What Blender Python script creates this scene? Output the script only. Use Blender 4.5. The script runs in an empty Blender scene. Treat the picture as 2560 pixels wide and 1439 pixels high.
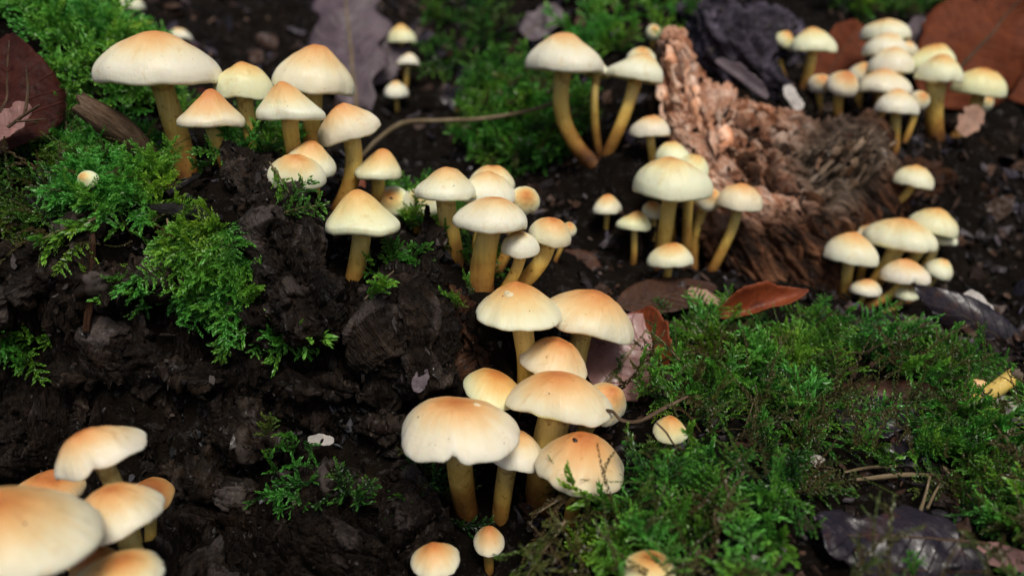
import bpy, math, random
import numpy as np
from mathutils import Vector, Matrix

# ------------------------------------------------------------------ camera, sky, sun, exposure
scene = bpy.context.scene
W_PX, H_PX, LENS = 2560.0, 1439.0, 27.0
FPX = LENS / 36.0 * W_PX
PITCH = math.radians(16.0)
CAM = Vector((0.0, 0.0, 0.30))
FWD = Vector((0, math.cos(PITCH), -math.sin(PITCH)))
UPV = Vector((0, math.sin(PITCH), math.cos(PITCH)))
RIGHT = Vector((1, 0, 0))

cd = bpy.data.cameras.new('camera')
cd.lens, cd.sensor_width = LENS, 36.0
cd.clip_start, cd.clip_end = 0.005, 200.0
cd.dof.use_dof = True
cd.dof.focus_distance = 0.245
cd.dof.aperture_fstop = 7.5
cd.dof.aperture_blades = 0
cam = bpy.data.objects.new('camera', cd)
cam.location = CAM
cam.rotation_euler = (math.radians(90) - PITCH, 0, 0)
scene.collection.objects.link(cam)
scene.camera = cam

SUN_ELEV, SUN_AZ = math.radians(58), math.radians(163)      # azimuth clockwise from +Y
world = bpy.data.worlds.new('World'); scene.world = world; world.use_nodes = True
wn = world.node_tree.nodes; wl = world.node_tree.links
sky = wn.new('ShaderNodeTexSky'); sky.sky_type = 'NISHITA'; sky.sun_disc = False
sky.sun_elevation, sky.sun_rotation = SUN_ELEV, SUN_AZ
sky.dust_density, sky.air_density = 4.0, 0.7
wl.new(sky.outputs[0], wn['Background'].inputs[0]); wn['Background'].inputs[1].default_value = 0.065
sl = bpy.data.lights.new('sun', 'SUN'); sl.energy = 1.7; sl.angle = math.radians(22); sl.color = (1.0, 0.95, 0.86)
sun = bpy.data.objects.new('sun', sl)
sdir = Vector((math.sin(SUN_AZ) * math.cos(SUN_ELEV), math.cos(SUN_AZ) * math.cos(SUN_ELEV), math.sin(SUN_ELEV)))
sun.rotation_euler = sdir.to_track_quat('Z', 'Y').to_euler()
scene.collection.objects.link(sun)
vs = scene.view_settings
vs.view_transform, vs.look, vs.gamma, vs.exposure, vs.use_curve_mapping = 'Standard', 'None', 1.0, 0.40, False
scene.cycles.use_denoising = True
scene.cycles.max_bounces = 6
scene.cycles.diffuse_bounces = 3
scene.cycles.transmission_bounces = 3
scene.cycles.glossy_bounces = 2

# ------------------------------------------------------------------ small tools
def px(x, y, d):
    """photo pixel + distance along the view axis (m) -> world point"""
    return CAM + d * (RIGHT * ((x - 1280) / FPX) - UPV * ((y - 719.5) / FPX) + FWD)

def to_px(P):
    """world points (N,3) -> pixel x, pixel y, depth"""
    Q = P - np.array(CAM)
    d = Q @ np.array(FWD)
    dd = np.maximum(d, 1e-4)
    return 1280 + FPX * Q[:, 0] / dd, 719.5 - FPX * (Q @ np.array(UPV)) / dd, d

def smooth(t): return t * t * (3 - 2 * t)

def _hash(i, j, k, s):
    h = (i.astype(np.int64) * 374761393 + j.astype(np.int64) * 668265263 + k.astype(np.int64) * 2147483647 + s * 974634777) & 0xFFFFFFFF
    h = ((h ^ (h >> 13)) * 1274126177) & 0xFFFFFFFF
    h = ((h ^ (h >> 16)) * 2246822519) & 0xFFFFFFFF
    return ((h ^ (h >> 15)) & 0xFFFFFF) / float(0xFFFFFF)

def vnoise(P, s=0):
    """value noise in -1..1"""
    I = np.floor(P); f = smooth(P - I); i, j, k = I[:, 0], I[:, 1], I[:, 2]
    r = 0
    for a in (0, 1):
        for b in (0, 1):
            for c in (0, 1):
                w = (f[:, 0] if a else 1 - f[:, 0]) * (f[:, 1] if b else 1 - f[:, 1]) * (f[:, 2] if c else 1 - f[:, 2])
                r = r + w * _hash(i + a, j + b, k + c, s)
    return r * 2 - 1

def fbm(P, octaves=4, s=0, gain=0.5, ridged=False):
    r = 0; a = 1.0; n = 0
    for o in range(octaves):
        v = vnoise(P * (2.03 ** o) + 7.3 * o, s + o)
        if ridged: v = 1 - 2 * np.abs(v)
        r = r + a * v; n += a; a *= gain
    return r / n

def worley(P, s=0):
    """cell noise: nearest and second distance, random value of the nearest cell"""
    I = np.floor(P); f1 = np.full(len(P), 9.0); f2 = f1.copy(); val = np.zeros(len(P))
    for a in (-1, 0, 1):
        for b in (-1, 0, 1):
            for c in (-1, 0, 1):
                i, j, k = I[:, 0] + a, I[:, 1] + b, I[:, 2] + c
                q = np.stack([i + _hash(i, j, k, s + 1), j + _hash(i, j, k, s + 2), k + _hash(i, j, k, s + 3)], 1)
                d = np.sqrt(((q - P) ** 2).sum(1)); near_ = d < f1
                f2 = np.where(near_, f1, np.minimum(f2, d)); val = np.where(near_, _hash(i, j, k, s + 4), val); f1 = np.where(near_, d, f1)
    return f1, f2, val

def rot(P, s=0, big=55., small=170., stretch=(1, 1, .42)):
    """relief of brown-rotted wood: blocks at two scales, offset in and out, parted by cracks; returns (metres, block value)"""
    S = np.array(stretch); W3 = P + 0.006 * np.stack([fbm(P * 60, 2, s + 5), fbm(P * 60, 2, s + 6), fbm(P * 60, 2, s + 7)], 1)
    a1, a2, av = worley(W3 * big * S, s); b1, b2, bv = worley(W3 * small * S, s + 10)
    ca = np.clip((a2 - a1) / .22, 0, 1); cb = np.clip((b2 - b1) / .25, 0, 1)
    h = .0085 * (av - .5) - .0055 * (1 - ca) ** 2 + .0030 * (bv - .5) - .0016 * (1 - cb) ** 2
    h += .0011 * fbm(P * np.array([520, 520, 130]), 3, s + 20, .6, True)
    return h, .5 * av + .5 * bv

def fastmesh(name, V, F, smooth_shade=True):
    """vertices (n,3) and faces (m,k) as numpy arrays -> mesh"""
    V = np.asarray(V, np.float32); F = np.asarray(F, np.int32)
    me = bpy.data.meshes.new(name)
    me.vertices.add(len(V)); me.vertices.foreach_set('co', V.ravel())
    m, k = F.shape
    me.loops.add(m * k); me.loops.foreach_set('vertex_index', F.ravel())
    me.polygons.add(m); me.polygons.foreach_set('loop_start', np.arange(0, m * k, k, dtype=np.int32))
    me.polygons.foreach_set('use_smooth', np.full(m, smooth_shade))
    me.update(calc_edges=True)
    return me

def attr(me, name, values, kind='FLOAT'):
    a = me.attributes.new(name, kind, 'POINT')
    a.data.foreach_set('value' if kind == 'FLOAT' else 'vector', np.asarray(values, np.float32).ravel())

def gridfaces(nu, nv, wrap=False):
    """nu rows of nv points; wrap closes each row"""
    u = np.arange(nu - 1)[:, None]; v = np.arange(nv if wrap else nv - 1)[None, :]
    v2 = (v + 1) % nv
    return np.stack([u * nv + v, u * nv + v2, (u + 1) * nv + v2, (u + 1) * nv + v], -1).reshape(-1, 4)

def link(name, me, mat, parent=None, loc=None):
    o = bpy.data.objects.new(name, me)
    if mat is not None and len(me.materials) == 0: me.materials.append(mat)
    scene.collection.objects.link(o)
    if parent is not None: o.parent = parent
    if loc is not None: o.location = loc
    return o

def tag(o, label, cat=None, group=None, kind=None):
    o['label'] = label
    if cat: o['category'] = cat
    if group: o['group'] = group
    if kind: o['kind'] = kind
    return o

def empty(name, loc):
    o = bpy.data.objects.new(name, None); o.location = loc; o.empty_display_size = 0.005
    scene.collection.objects.link(o); return o

# ------------------------------------------------------------------ materials
class NT:
    def __init__(self, name):
        self.m = bpy.data.materials.new(name); self.m.use_nodes = True
        self.t = self.m.node_tree; self.n = self.t.nodes; self.l = self.t.links
        self.p = self.n['Principled BSDF']; self.out = self.n['Material Output']
    def add(self, t, **kw):
        nd = self.n.new('ShaderNode' + t)
        for k, v in kw.items(): setattr(nd, k, v)
        return nd
    def put(self, sock, val):
        if hasattr(val, 'is_linked') or isinstance(val, bpy.types.NodeSocket): self.l.new(val, sock)
        else: sock.default_value = val
    def coord(self, kind='Object', scale=None):
        c = self.add('TexCoord').outputs[kind]
        if scale is None: return c
        mp = self.add('Mapping'); self.l.new(c, mp.inputs[0]); mp.inputs['Scale'].default_value = scale
        return mp.outputs[0]
    def noise(self, vec, scale, detail=4, rough=0.55, dist=0.0):
        nd = self.add('TexNoise'); self.l.new(vec, nd.inputs['Vector'])
        nd.inputs['Scale'].default_value = scale; nd.inputs['Detail'].default_value = detail
        nd.inputs['Roughness'].default_value = rough; nd.inputs['Distortion'].default_value = dist
        return nd.outputs['Fac']
    def math(self, op, a, b=0.0, clamp=False):
        nd = self.add('Math', operation=op); nd.use_clamp = clamp
        self.put(nd.inputs[0], a); self.put(nd.inputs[1], b); return nd.outputs[0]
    def ramp(self, fac, stops):
        nd = self.add('ValToRGB'); e = nd.color_ramp.elements
        while len(e) < len(stops): e.new(0.5)
        for el, (p, c) in zip(e, stops): el.position = p; el.color = (*c, 1) if len(c) == 3 else c
        self.put(nd.inputs[0], fac); return nd.outputs[0]
    def mix(self, fac, a, b, mode='MIX'):
        nd = self.add('Mix', data_type='RGBA', blend_type=mode)
        self.put(nd.inputs[0], fac)
        self.put(nd.inputs[6], a if not isinstance(a, tuple) else (*a, 1)); self.put(nd.inputs[7], b if not isinstance(b, tuple) else (*b, 1))
        return nd.outputs[2]
    def attr(self, name): return self.add('Attribute', attribute_name=name)
    def bump(self, h, strength=0.5, dist=0.001):
        nd = self.add('Bump'); nd.inputs['Strength'].default_value = strength; nd.inputs['Distance'].default_value = dist
        self.l.new(h, nd.inputs['Height']); self.l.new(nd.outputs[0], self.p.inputs['Normal'])
    def set(self, **kw):
        names = dict(color='Base Color', rough='Roughness', spec='Specular IOR Level', sss='Subsurface Weight', sssr='Subsurface Radius', ssss='Subsurface Scale', coat='Coat Weight', coatr='Coat Roughness', trans='Transmission Weight')
        for k, v in kw.items(): self.put(self.p.inputs[names[k]], (*v, 1) if k == 'color' and isinstance(v, tuple) else v)

def mat_cap():
    t = NT('mushroom_cap'); co = t.coord('Object')
    rad = t.attr('rad').outputs['Fac']
    oi = t.add('ObjectInfo'); sep = t.add('SeparateColor'); t.l.new(oi.outputs['Color'], sep.inputs[0])
    big = t.noise(co, 55, 3); fine = t.noise(co, 420, 4); fib = t.noise(t.attr('pol').outputs['Vector'], 9.0, 4, 0.65)
    damp = t.noise(co, 140, 4, 0.6, 0.8)
    r = t.math('ADD', rad, t.math('MULTIPLY', t.math('SUBTRACT', big, 0.5), 0.42))
    r = t.math('ADD', r, t.math('MULTIPLY', t.math('SUBTRACT', fine, 0.5), 0.08))
    r = t.math('ADD', r, t.math('MULTIPLY', t.math('SUBTRACT', fib, 0.5), 0.22))
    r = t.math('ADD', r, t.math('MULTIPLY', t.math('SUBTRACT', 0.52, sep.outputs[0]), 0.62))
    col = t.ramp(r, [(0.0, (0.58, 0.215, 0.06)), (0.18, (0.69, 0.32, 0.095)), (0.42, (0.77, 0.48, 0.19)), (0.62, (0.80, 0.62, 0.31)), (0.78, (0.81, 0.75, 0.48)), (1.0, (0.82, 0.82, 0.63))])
    col = t.mix(1.0, col, t.ramp(sep.outputs[1], [(0.0, (1.0, 1.03, 0.86)), (0.5, (1, 1, 1)), (1.0, (1.0, 0.93, 0.98))]), 'MULTIPLY')
    sp = t.noise(co, 700, 2)
    speck = t.ramp(sp, [(0.0, (0.35, 0.2, 0.08)), (0.24, (0.6, 0.42, 0.2)), (0.29, (1, 1, 1))])
    col = t.mix(0.6, col, speck, 'MULTIPLY')
    col = t.mix(0.55, col, t.ramp(damp, [(0.30, (0.80, 0.66, 0.48)), (0.42, (1, 1, 1))]), 'MULTIPLY')
    t.set(color=col, rough=t.math('ADD', 0.30, t.math('MULTIPLY', big, 0.25)), spec=0.32, sss=0.22, sssr=(0.0035, 0.0018, 0.0007), ssss=1.0)
    t.bump(t.math('ADD', t.math('ADD', t.math('MULTIPLY', fine, 0.5), t.math('MULTIPLY', fib, 0.7)), t.noise(co, 120, 3)), 0.30, 0.0012)
    return t.m

def mat_gill():
    t = NT('mushroom_gills'); co = t.coord('Object')
    t.set(color=t.ramp(t.noise(co, 90), [(0.3, (0.42, 0.34, 0.10)), (0.7, (0.62, 0.52, 0.22))]), rough=0.7, spec=0.2, sss=0.2, sssr=(0.002, 0.0015, 0.0005), ssss=1.0)
    return t.m

def mat_stem():
    t = NT('mushroom_stem'); co = t.coord('Object'); fib = t.coord('Object', (1, 1, 0.09))
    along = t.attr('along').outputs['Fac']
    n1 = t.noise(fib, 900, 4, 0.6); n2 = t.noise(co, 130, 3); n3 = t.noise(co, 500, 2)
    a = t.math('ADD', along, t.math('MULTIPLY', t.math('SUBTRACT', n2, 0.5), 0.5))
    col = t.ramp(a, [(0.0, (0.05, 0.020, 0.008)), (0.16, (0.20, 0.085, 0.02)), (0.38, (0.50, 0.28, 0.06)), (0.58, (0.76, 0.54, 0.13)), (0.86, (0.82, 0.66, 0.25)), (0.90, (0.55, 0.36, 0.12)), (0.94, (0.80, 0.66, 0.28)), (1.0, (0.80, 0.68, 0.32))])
    col = t.mix(t.math('MULTIPLY', n1, 0.9), col, t.ramp(n1, [(0.3, (0.68, 0.55, 0.42)), (0.65, (1.15, 1.12, 1.05))]), 'MULTIPLY')
    spk = t.ramp(n3, [(0.0, (0.25, 0.12, 0.04)), (0.30, (0.5, 0.32, 0.15)), (0.36, (1, 1, 1))])
    col = t.mix(0.8, col, spk, 'MULTIPLY')
    t.set(color=col, rough=0.55, spec=0.3, sss=0.15, sssr=(0.002, 0.0012, 0.0004), ssss=1.0)
    t.bump(t.math('ADD', n1, t.math('MULTIPLY', n2, 0.6)), 0.5, 0.0008)
    return t.m

def mat_soil():
    t = NT('rotten_soil'); co = t.coord('Object')
    a = t.noise(co, 45, 6, 0.65); b = t.noise(co, 260, 5, 0.7); c = t.noise(co, 1100, 3, 0.6)
    col = t.ramp(a, [(0.3, (0.0025, 0.0018, 0.0012)), (0.5, (0.006, 0.004, 0.0024)), (0.68, (0.013, 0.0085, 0.005)), (0.85, (0.026, 0.018, 0.012))])
    col = t.mix(t.math('MULTIPLY', t.ramp(b, [(0.56, (0, 0, 0)), (0.72, (1, 1, 1))]), 0.4), col, (0.05, 0.043, 0.037))
    t.set(color=col, rough=t.ramp(b, [(0.55, (0.9,) * 3), (0.70, (0.28,) * 3)]), spec=t.ramp(b, [(0.55, (0.08,) * 3), (0.70, (0.5,) * 3)]))
    t.bump(t.math('ADD', t.math('MULTIPLY', b, 1.0), t.math('MULTIPLY', c, 0.4)), 0.9, 0.003)
    return t.m

def mat_wood(name, stops, streak=(0.25, 1, 1), scale=160, rough=(0.8, 0.5), bump=0.003, grey=0.0):
    """fibrous decayed wood; the 'fib' attribute carries (along the fibre, across, depth)"""
    t = NT(name); f = t.attr('fib').outputs['Vector']; co = t.coord('Object')
    mp = t.add('Mapping'); t.l.new(f, mp.inputs[0]); mp.inputs['Scale'].default_value = streak
    a = t.noise(mp.outputs[0], scale, 6, 0.65, 0.6); b = t.noise(co, 90, 4, 0.6); c = t.noise(mp.outputs[0], scale * 4, 3, 0.6)
    v = t.math('ADD', t.math('MULTIPLY', a, 0.6), t.math('MULTIPLY', b, 0.4))
    col = t.ramp(v, stops)
    tint = t.attr('tint').outputs['Fac']
    col = t.mix(t.math('MULTIPLY', t.ramp(t.math('MULTIPLY', tint, t.math('ADD', 0.6, b)), [(0.80, (0, 0, 0)), (1.02, (1, 1, 1))]), grey), col, (0.055, 0.050, 0.050))
    col = t.mix(1.0, col, t.ramp(tint, [(0.0, (1, 1, 1)), (0.02, (0.45, 0.42, 0.40)), (0.5, (1.0, 0.95, 0.92)), (0.85, (1.5, 1.35, 1.2)), (1.0, (1.8, 1.7, 1.65))]), 'MULTIPLY')
    t.set(color=col, rough=t.ramp(c, [(0.5, (rough[0],) * 3), (0.72, (rough[1],) * 3)]), spec=t.ramp(c, [(0.5, (0.12,) * 3), (0.72, (0.5,) * 3)]))
    t.bump(t.math('ADD', a, t.math('MULTIPLY', c, 0.5)), 0.9, bump)
    return t.m

def mat_moss():
    t = NT('moss_leaves'); mv = t.attr('mv'); sep = t.add('SeparateXYZ'); t.l.new(mv.outputs['Vector'], sep.inputs[0])
    tip, rnd, dry = sep.outputs[0], sep.outputs[1], sep.outputs[2]
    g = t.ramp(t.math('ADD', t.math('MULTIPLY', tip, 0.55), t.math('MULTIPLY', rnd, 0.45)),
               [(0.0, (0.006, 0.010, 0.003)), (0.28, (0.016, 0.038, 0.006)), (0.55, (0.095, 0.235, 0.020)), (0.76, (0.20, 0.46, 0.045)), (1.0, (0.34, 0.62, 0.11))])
    hue = t.noise(t.coord('Object'), 38, 3)
    g = t.mix(1.0, g, t.ramp(hue, [(0.40, (0.55, 0.95, 1.3)), (0.55, (0.95, 1, 1)), (0.70, (1.4, 1.05, 0.6))]), 'MULTIPLY')
    col = t.mix(dry, g, (0.11, 0.075, 0.03))
    t.set(color=col, rough=0.36, spec=0.5)
    tr = t.add('BsdfTranslucent'); t.l.new(col, tr.inputs[0])
    mx = t.add('MixShader'); mx.inputs[0].default_value = 0.3
    t.l.new(t.p.outputs[0], mx.inputs[1]); t.l.new(tr.outputs[0], mx.inputs[2]); t.l.new(mx.outputs[0], t.out.inputs[0])
    return t.m

def mat_leaf(name, stops, rough=0.35, vein=(0.25, 0.14, 0.08), trans=0.15, spec=0.5):
    t = NT(name); lf = t.attr('leaf'); sep = t.add('SeparateXYZ'); t.l.new(lf.outputs['Vector'], sep.inputs[0])
    u, s = sep.outputs[0], sep.outputs[1]
    co = t.coord('Object'); n = t.noise(co, 110, 5, 0.6); n2 = t.noise(co, 600, 3)
    col = t.ramp(n, stops)
    ab = t.math('ABSOLUTE', s)
    w = t.math('SINE', t.math('MULTIPLY', t.math('SUBTRACT', u, t.math('MULTIPLY', ab, 0.22)), 58.0))
    vn = t.ramp(w, [(0.90, (0, 0, 0)), (1.0, (1, 1, 1))])
    col = t.mix(t.math('MULTIPLY', vn, 0.35), col, vein)
    col = t.mix(0.75, col, t.ramp(t.noise(co, 260, 3, 0.6, 0.5), [(0.30, (0.30, 0.24, 0.22)), (0.40, (1, 1, 1)), (0.62, (1, 1, 1)), (0.72, (1.5, 1.35, 1.25))]), 'MULTIPLY')
    t.set(color=col, rough=t.ramp(n2, [(0.35, (rough + 0.25,) * 3), (0.6, (rough,) * 3)]), spec=spec)
    t.bump(t.math('ADD', t.math('MULTIPLY', vn, 0.8), t.math('MULTIPLY', n, 0.8)), 0.5, 0.0012)
    if trans:
        tr = t.add('BsdfTranslucent'); t.l.new(col, tr.inputs[0])
        mx = t.add('MixShader'); mx.inputs[0].default_value = trans
        t.l.new(t.p.outputs[0], mx.inputs[1]); t.l.new(tr.outputs[0], mx.inputs[2]); t.l.new(mx.outputs[0], t.out.inputs[0])
    return t.m

def mat_litter():
    t = NT('litter_chips'); mv = t.attr('mv').outputs['Vector']; co = t.coord('Object')
    n = t.noise(co, 350, 4)
    col = t.mix(1.0, mv, t.ramp(n, [(0.3, (0.45, 0.45, 0.45)), (0.7, (1.25, 1.25, 1.25))]), 'MULTIPLY')
    t.set(color=col, rough=t.ramp(n, [(0.45, (0.8,) * 3), (0.68, (0.25,) * 3)]), spec=t.ramp(n, [(0.45, (0.12,) * 3), (0.68, (0.5,) * 3)]))
    t.bump(n, 0.6, 0.001)
    return t.m

def mat_plain(name, c0, c1, rough=0.6, scale=200):
    t = NT(name); co = t.coord('Object'); n = t.noise(co, scale, 4)
    t.set(color=t.ramp(n, [(0.3, c0), (0.7, c1)]), rough=rough, spec=0.35); t.bump(n, 0.5, 0.001)
    return t.m

M = dict(cap=mat_cap(), gill=mat_gill(), stem=mat_stem(), soil=mat_soil(), moss=mat_moss(), litter=mat_litter())
M['wood_dark'] = mat_wood('dark_rotten_wood', [(0.30, (0.003, 0.0022, 0.0015)), (0.46, (0.0085, 0.006, 0.004)), (0.6, (0.023, 0.015, 0.010)), (0.75, (0.095, 0.072, 0.058))], streak=(0.10, 1, 1), scale=300, rough=(0.65, 0.33), bump=0.006, grey=0.55)
M['wood_brown'] = mat_wood('brown_rotten_wood', [(0.30, (0.008, 0.004, 0.0025)), (0.46, (0.028, 0.013, 0.007)), (0.6, (0.085, 0.038, 0.018)), (0.75, (0.24, 0.13, 0.075))], streak=(0.10, 1, 1), scale=260, bump=0.005)
M['wood_orange'] = mat_wood('pale_orange_rotten_wood', [(0.32, (0.06, 0.022, 0.010)), (0.40, (0.30, 0.12, 0.055)), (0.48, (0.58, 0.31, 0.19)), (0.60, (0.78, 0.60, 0.48))], streak=(0.12, 1, 1), scale=190, bump=0.005)
M['wood_grey'] = mat_wood('grey_fibrous_wood', [(0.32, (0.015, 0.010, 0.007)), (0.46, (0.08, 0.055, 0.036)), (0.58, (0.19, 0.145, 0.105)), (0.72, (0.40, 0.35, 0.31))], streak=(0.10, 1, 1), scale=260)
def mat_stump():
    t = NT('splintered_stump_wood'); f = t.attr('fib').outputs['Vector']; co = t.coord('Object')
    mp = t.add('Mapping'); t.l.new(f, mp.inputs[0]); mp.inputs['Scale'].default_value = (.10, 1, 1)
    a = t.noise(mp.outputs[0], 260, 6, .65, .6); b = t.noise(co, 70, 4, .6); c = t.noise(mp.outputs[0], 900, 3, .6)
    v = t.math('ADD', t.math('MULTIPLY', a, .65), t.math('MULTIPLY', b, .35))
    z = t.add('SeparateXYZ'); t.l.new(t.attr('zone').outputs['Vector'], z.inputs[0])
    brown = t.ramp(v, [(.34, (.006, .003, .002)), (.46, (.026, .012, .006)), (.56, (.10, .042, .019)), (.68, (.30, .15, .08))])
    pale = t.ramp(v, [(.34, (.10, .036, .016)), (.42, (.36, .15, .075)), (.50, (.60, .34, .22)), (.62, (.78, .61, .50))])
    grey = t.ramp(v, [(.34, (.02, .014, .010)), (.46, (.085, .062, .044)), (.57, (.20, .155, .115)), (.70, (.40, .36, .32))])
    col = t.mix(z.outputs[1], t.mix(z.outputs[0], brown, pale), grey)
    tint = t.attr('tint').outputs['Fac']
    col = t.mix(1.0, col, t.ramp(tint, [(0, (.55, .5, .48)), (.5, (1, .97, .95)), (1, (1.35, 1.25, 1.2))]), 'MULTIPLY')
    t.set(color=col, rough=.75, spec=.2); t.bump(t.math('ADD', a, t.math('MULTIPLY', c, .5)), .9, .005)
    return t.m
M['stump_wood'] = mat_stump()
M['wood_violet'] = mat_wood('violet_grey_wood', [(0.30, (0.006, 0.005, 0.007)), (0.46, (0.024, 0.020, 0.027)), (0.6, (0.075, 0.062, 0.085)), (0.75, (0.26, 0.22, 0.28))], scale=130)
M['bark'] = mat_wood('twig_bark', [(0.30, (0.022, 0.014, 0.009)), (0.5, (0.09, 0.055, 0.032)), (0.7, (0.20, 0.14, 0.095))], scale=420, bump=0.0015)
M['bark_black'] = mat_wood('black_wet_bark', [(0.30, (0.006, 0.005, 0.005)), (0.5, (0.014, 0.012, 0.012)), (0.75, (0.035, 0.03, 0.03))], scale=300, rough=(0.55, 0.3), bump=0.0015)
M['dry_stalk'] = mat_wood('dry_stalk', [(0.30, (0.10, 0.07, 0.035)), (0.5, (0.20, 0.15, 0.085)), (0.7, (0.34, 0.27, 0.18))], scale=420, bump=0.001)
M['leaf_maroon'] = mat_leaf('maroon_leaf', [(0.3, (0.030, 0.007, 0.005)), (0.7, (0.065, 0.014, 0.008))],  0.62, (0.10, 0.03, 0.02), .15, .18)
M['leaf_rust'] = mat_leaf('rust_leaf', [(0.3, (0.10, 0.022, 0.008)), (0.7, (0.19, 0.048, 0.016))],  0.62, (0.26, 0.09, 0.04), .15, .18)
M['leaf_red'] = mat_leaf('red_orange_leaf', [(0.3, (0.17, 0.030, 0.008)), (0.7, (0.33, 0.075, 0.018))], 0.45, (0.38, 0.12, 0.05))
M['leaf_grey'] = mat_leaf('grey_violet_leaf', [(0.3, (0.065, 0.046, 0.056)), (0.7, (0.15, 0.105, 0.122))], 0.45, (0.26, 0.20, 0.22))  # violet grey tone has the sky's reflection on wet leaf painted in
M['leaf_dark'] = mat_leaf('dark_wet_leaf', [(0.3, (0.010, 0.008, 0.012)), (0.55, (0.020, 0.014, 0.019)), (0.72, (0.075, 0.026, 0.012))], 0.20, (0.02, 0.014, 0.013), 0.03, 0.4)
M['leaf_brown'] = mat_leaf('brown_leaf', [(0.3, (0.035, 0.014, 0.008)), (0.7, (0.085, 0.036, 0.018))], 0.4, (0.12, 0.06, 0.03))
M['leaf_tan'] = mat_leaf('tan_leaf', [(0.3, (0.32, 0.17, 0.11)), (0.7, (0.48, 0.29, 0.20))], 0.5, (0.5, 0.34, 0.25))
M['leaf_pink'] = mat_leaf('pink_wet_leaf', [(0.35, (0.26, 0.12, 0.10)), (0.62, (0.36, 0.20, 0.18)), (0.8, (0.42, 0.10, 0.025))], 0.3, (0.4, 0.22, 0.2))
M['leaf_white'] = mat_leaf('pale_leaf', [(0.3, (0.42, 0.38, 0.34)), (0.7, (0.66, 0.62, 0.56))], 0.45, (0.6, 0.55, 0.5))
M['speck_dark'] = mat_plain('dark_speck', (0.02, 0.012, 0.008), (0.05, 0.03, 0.02), 0.5)
M['speck_pale'] = mat_plain('pale_speck', (0.7, 0.55, 0.3), (0.8, 0.7, 0.45), 0.4)

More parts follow.
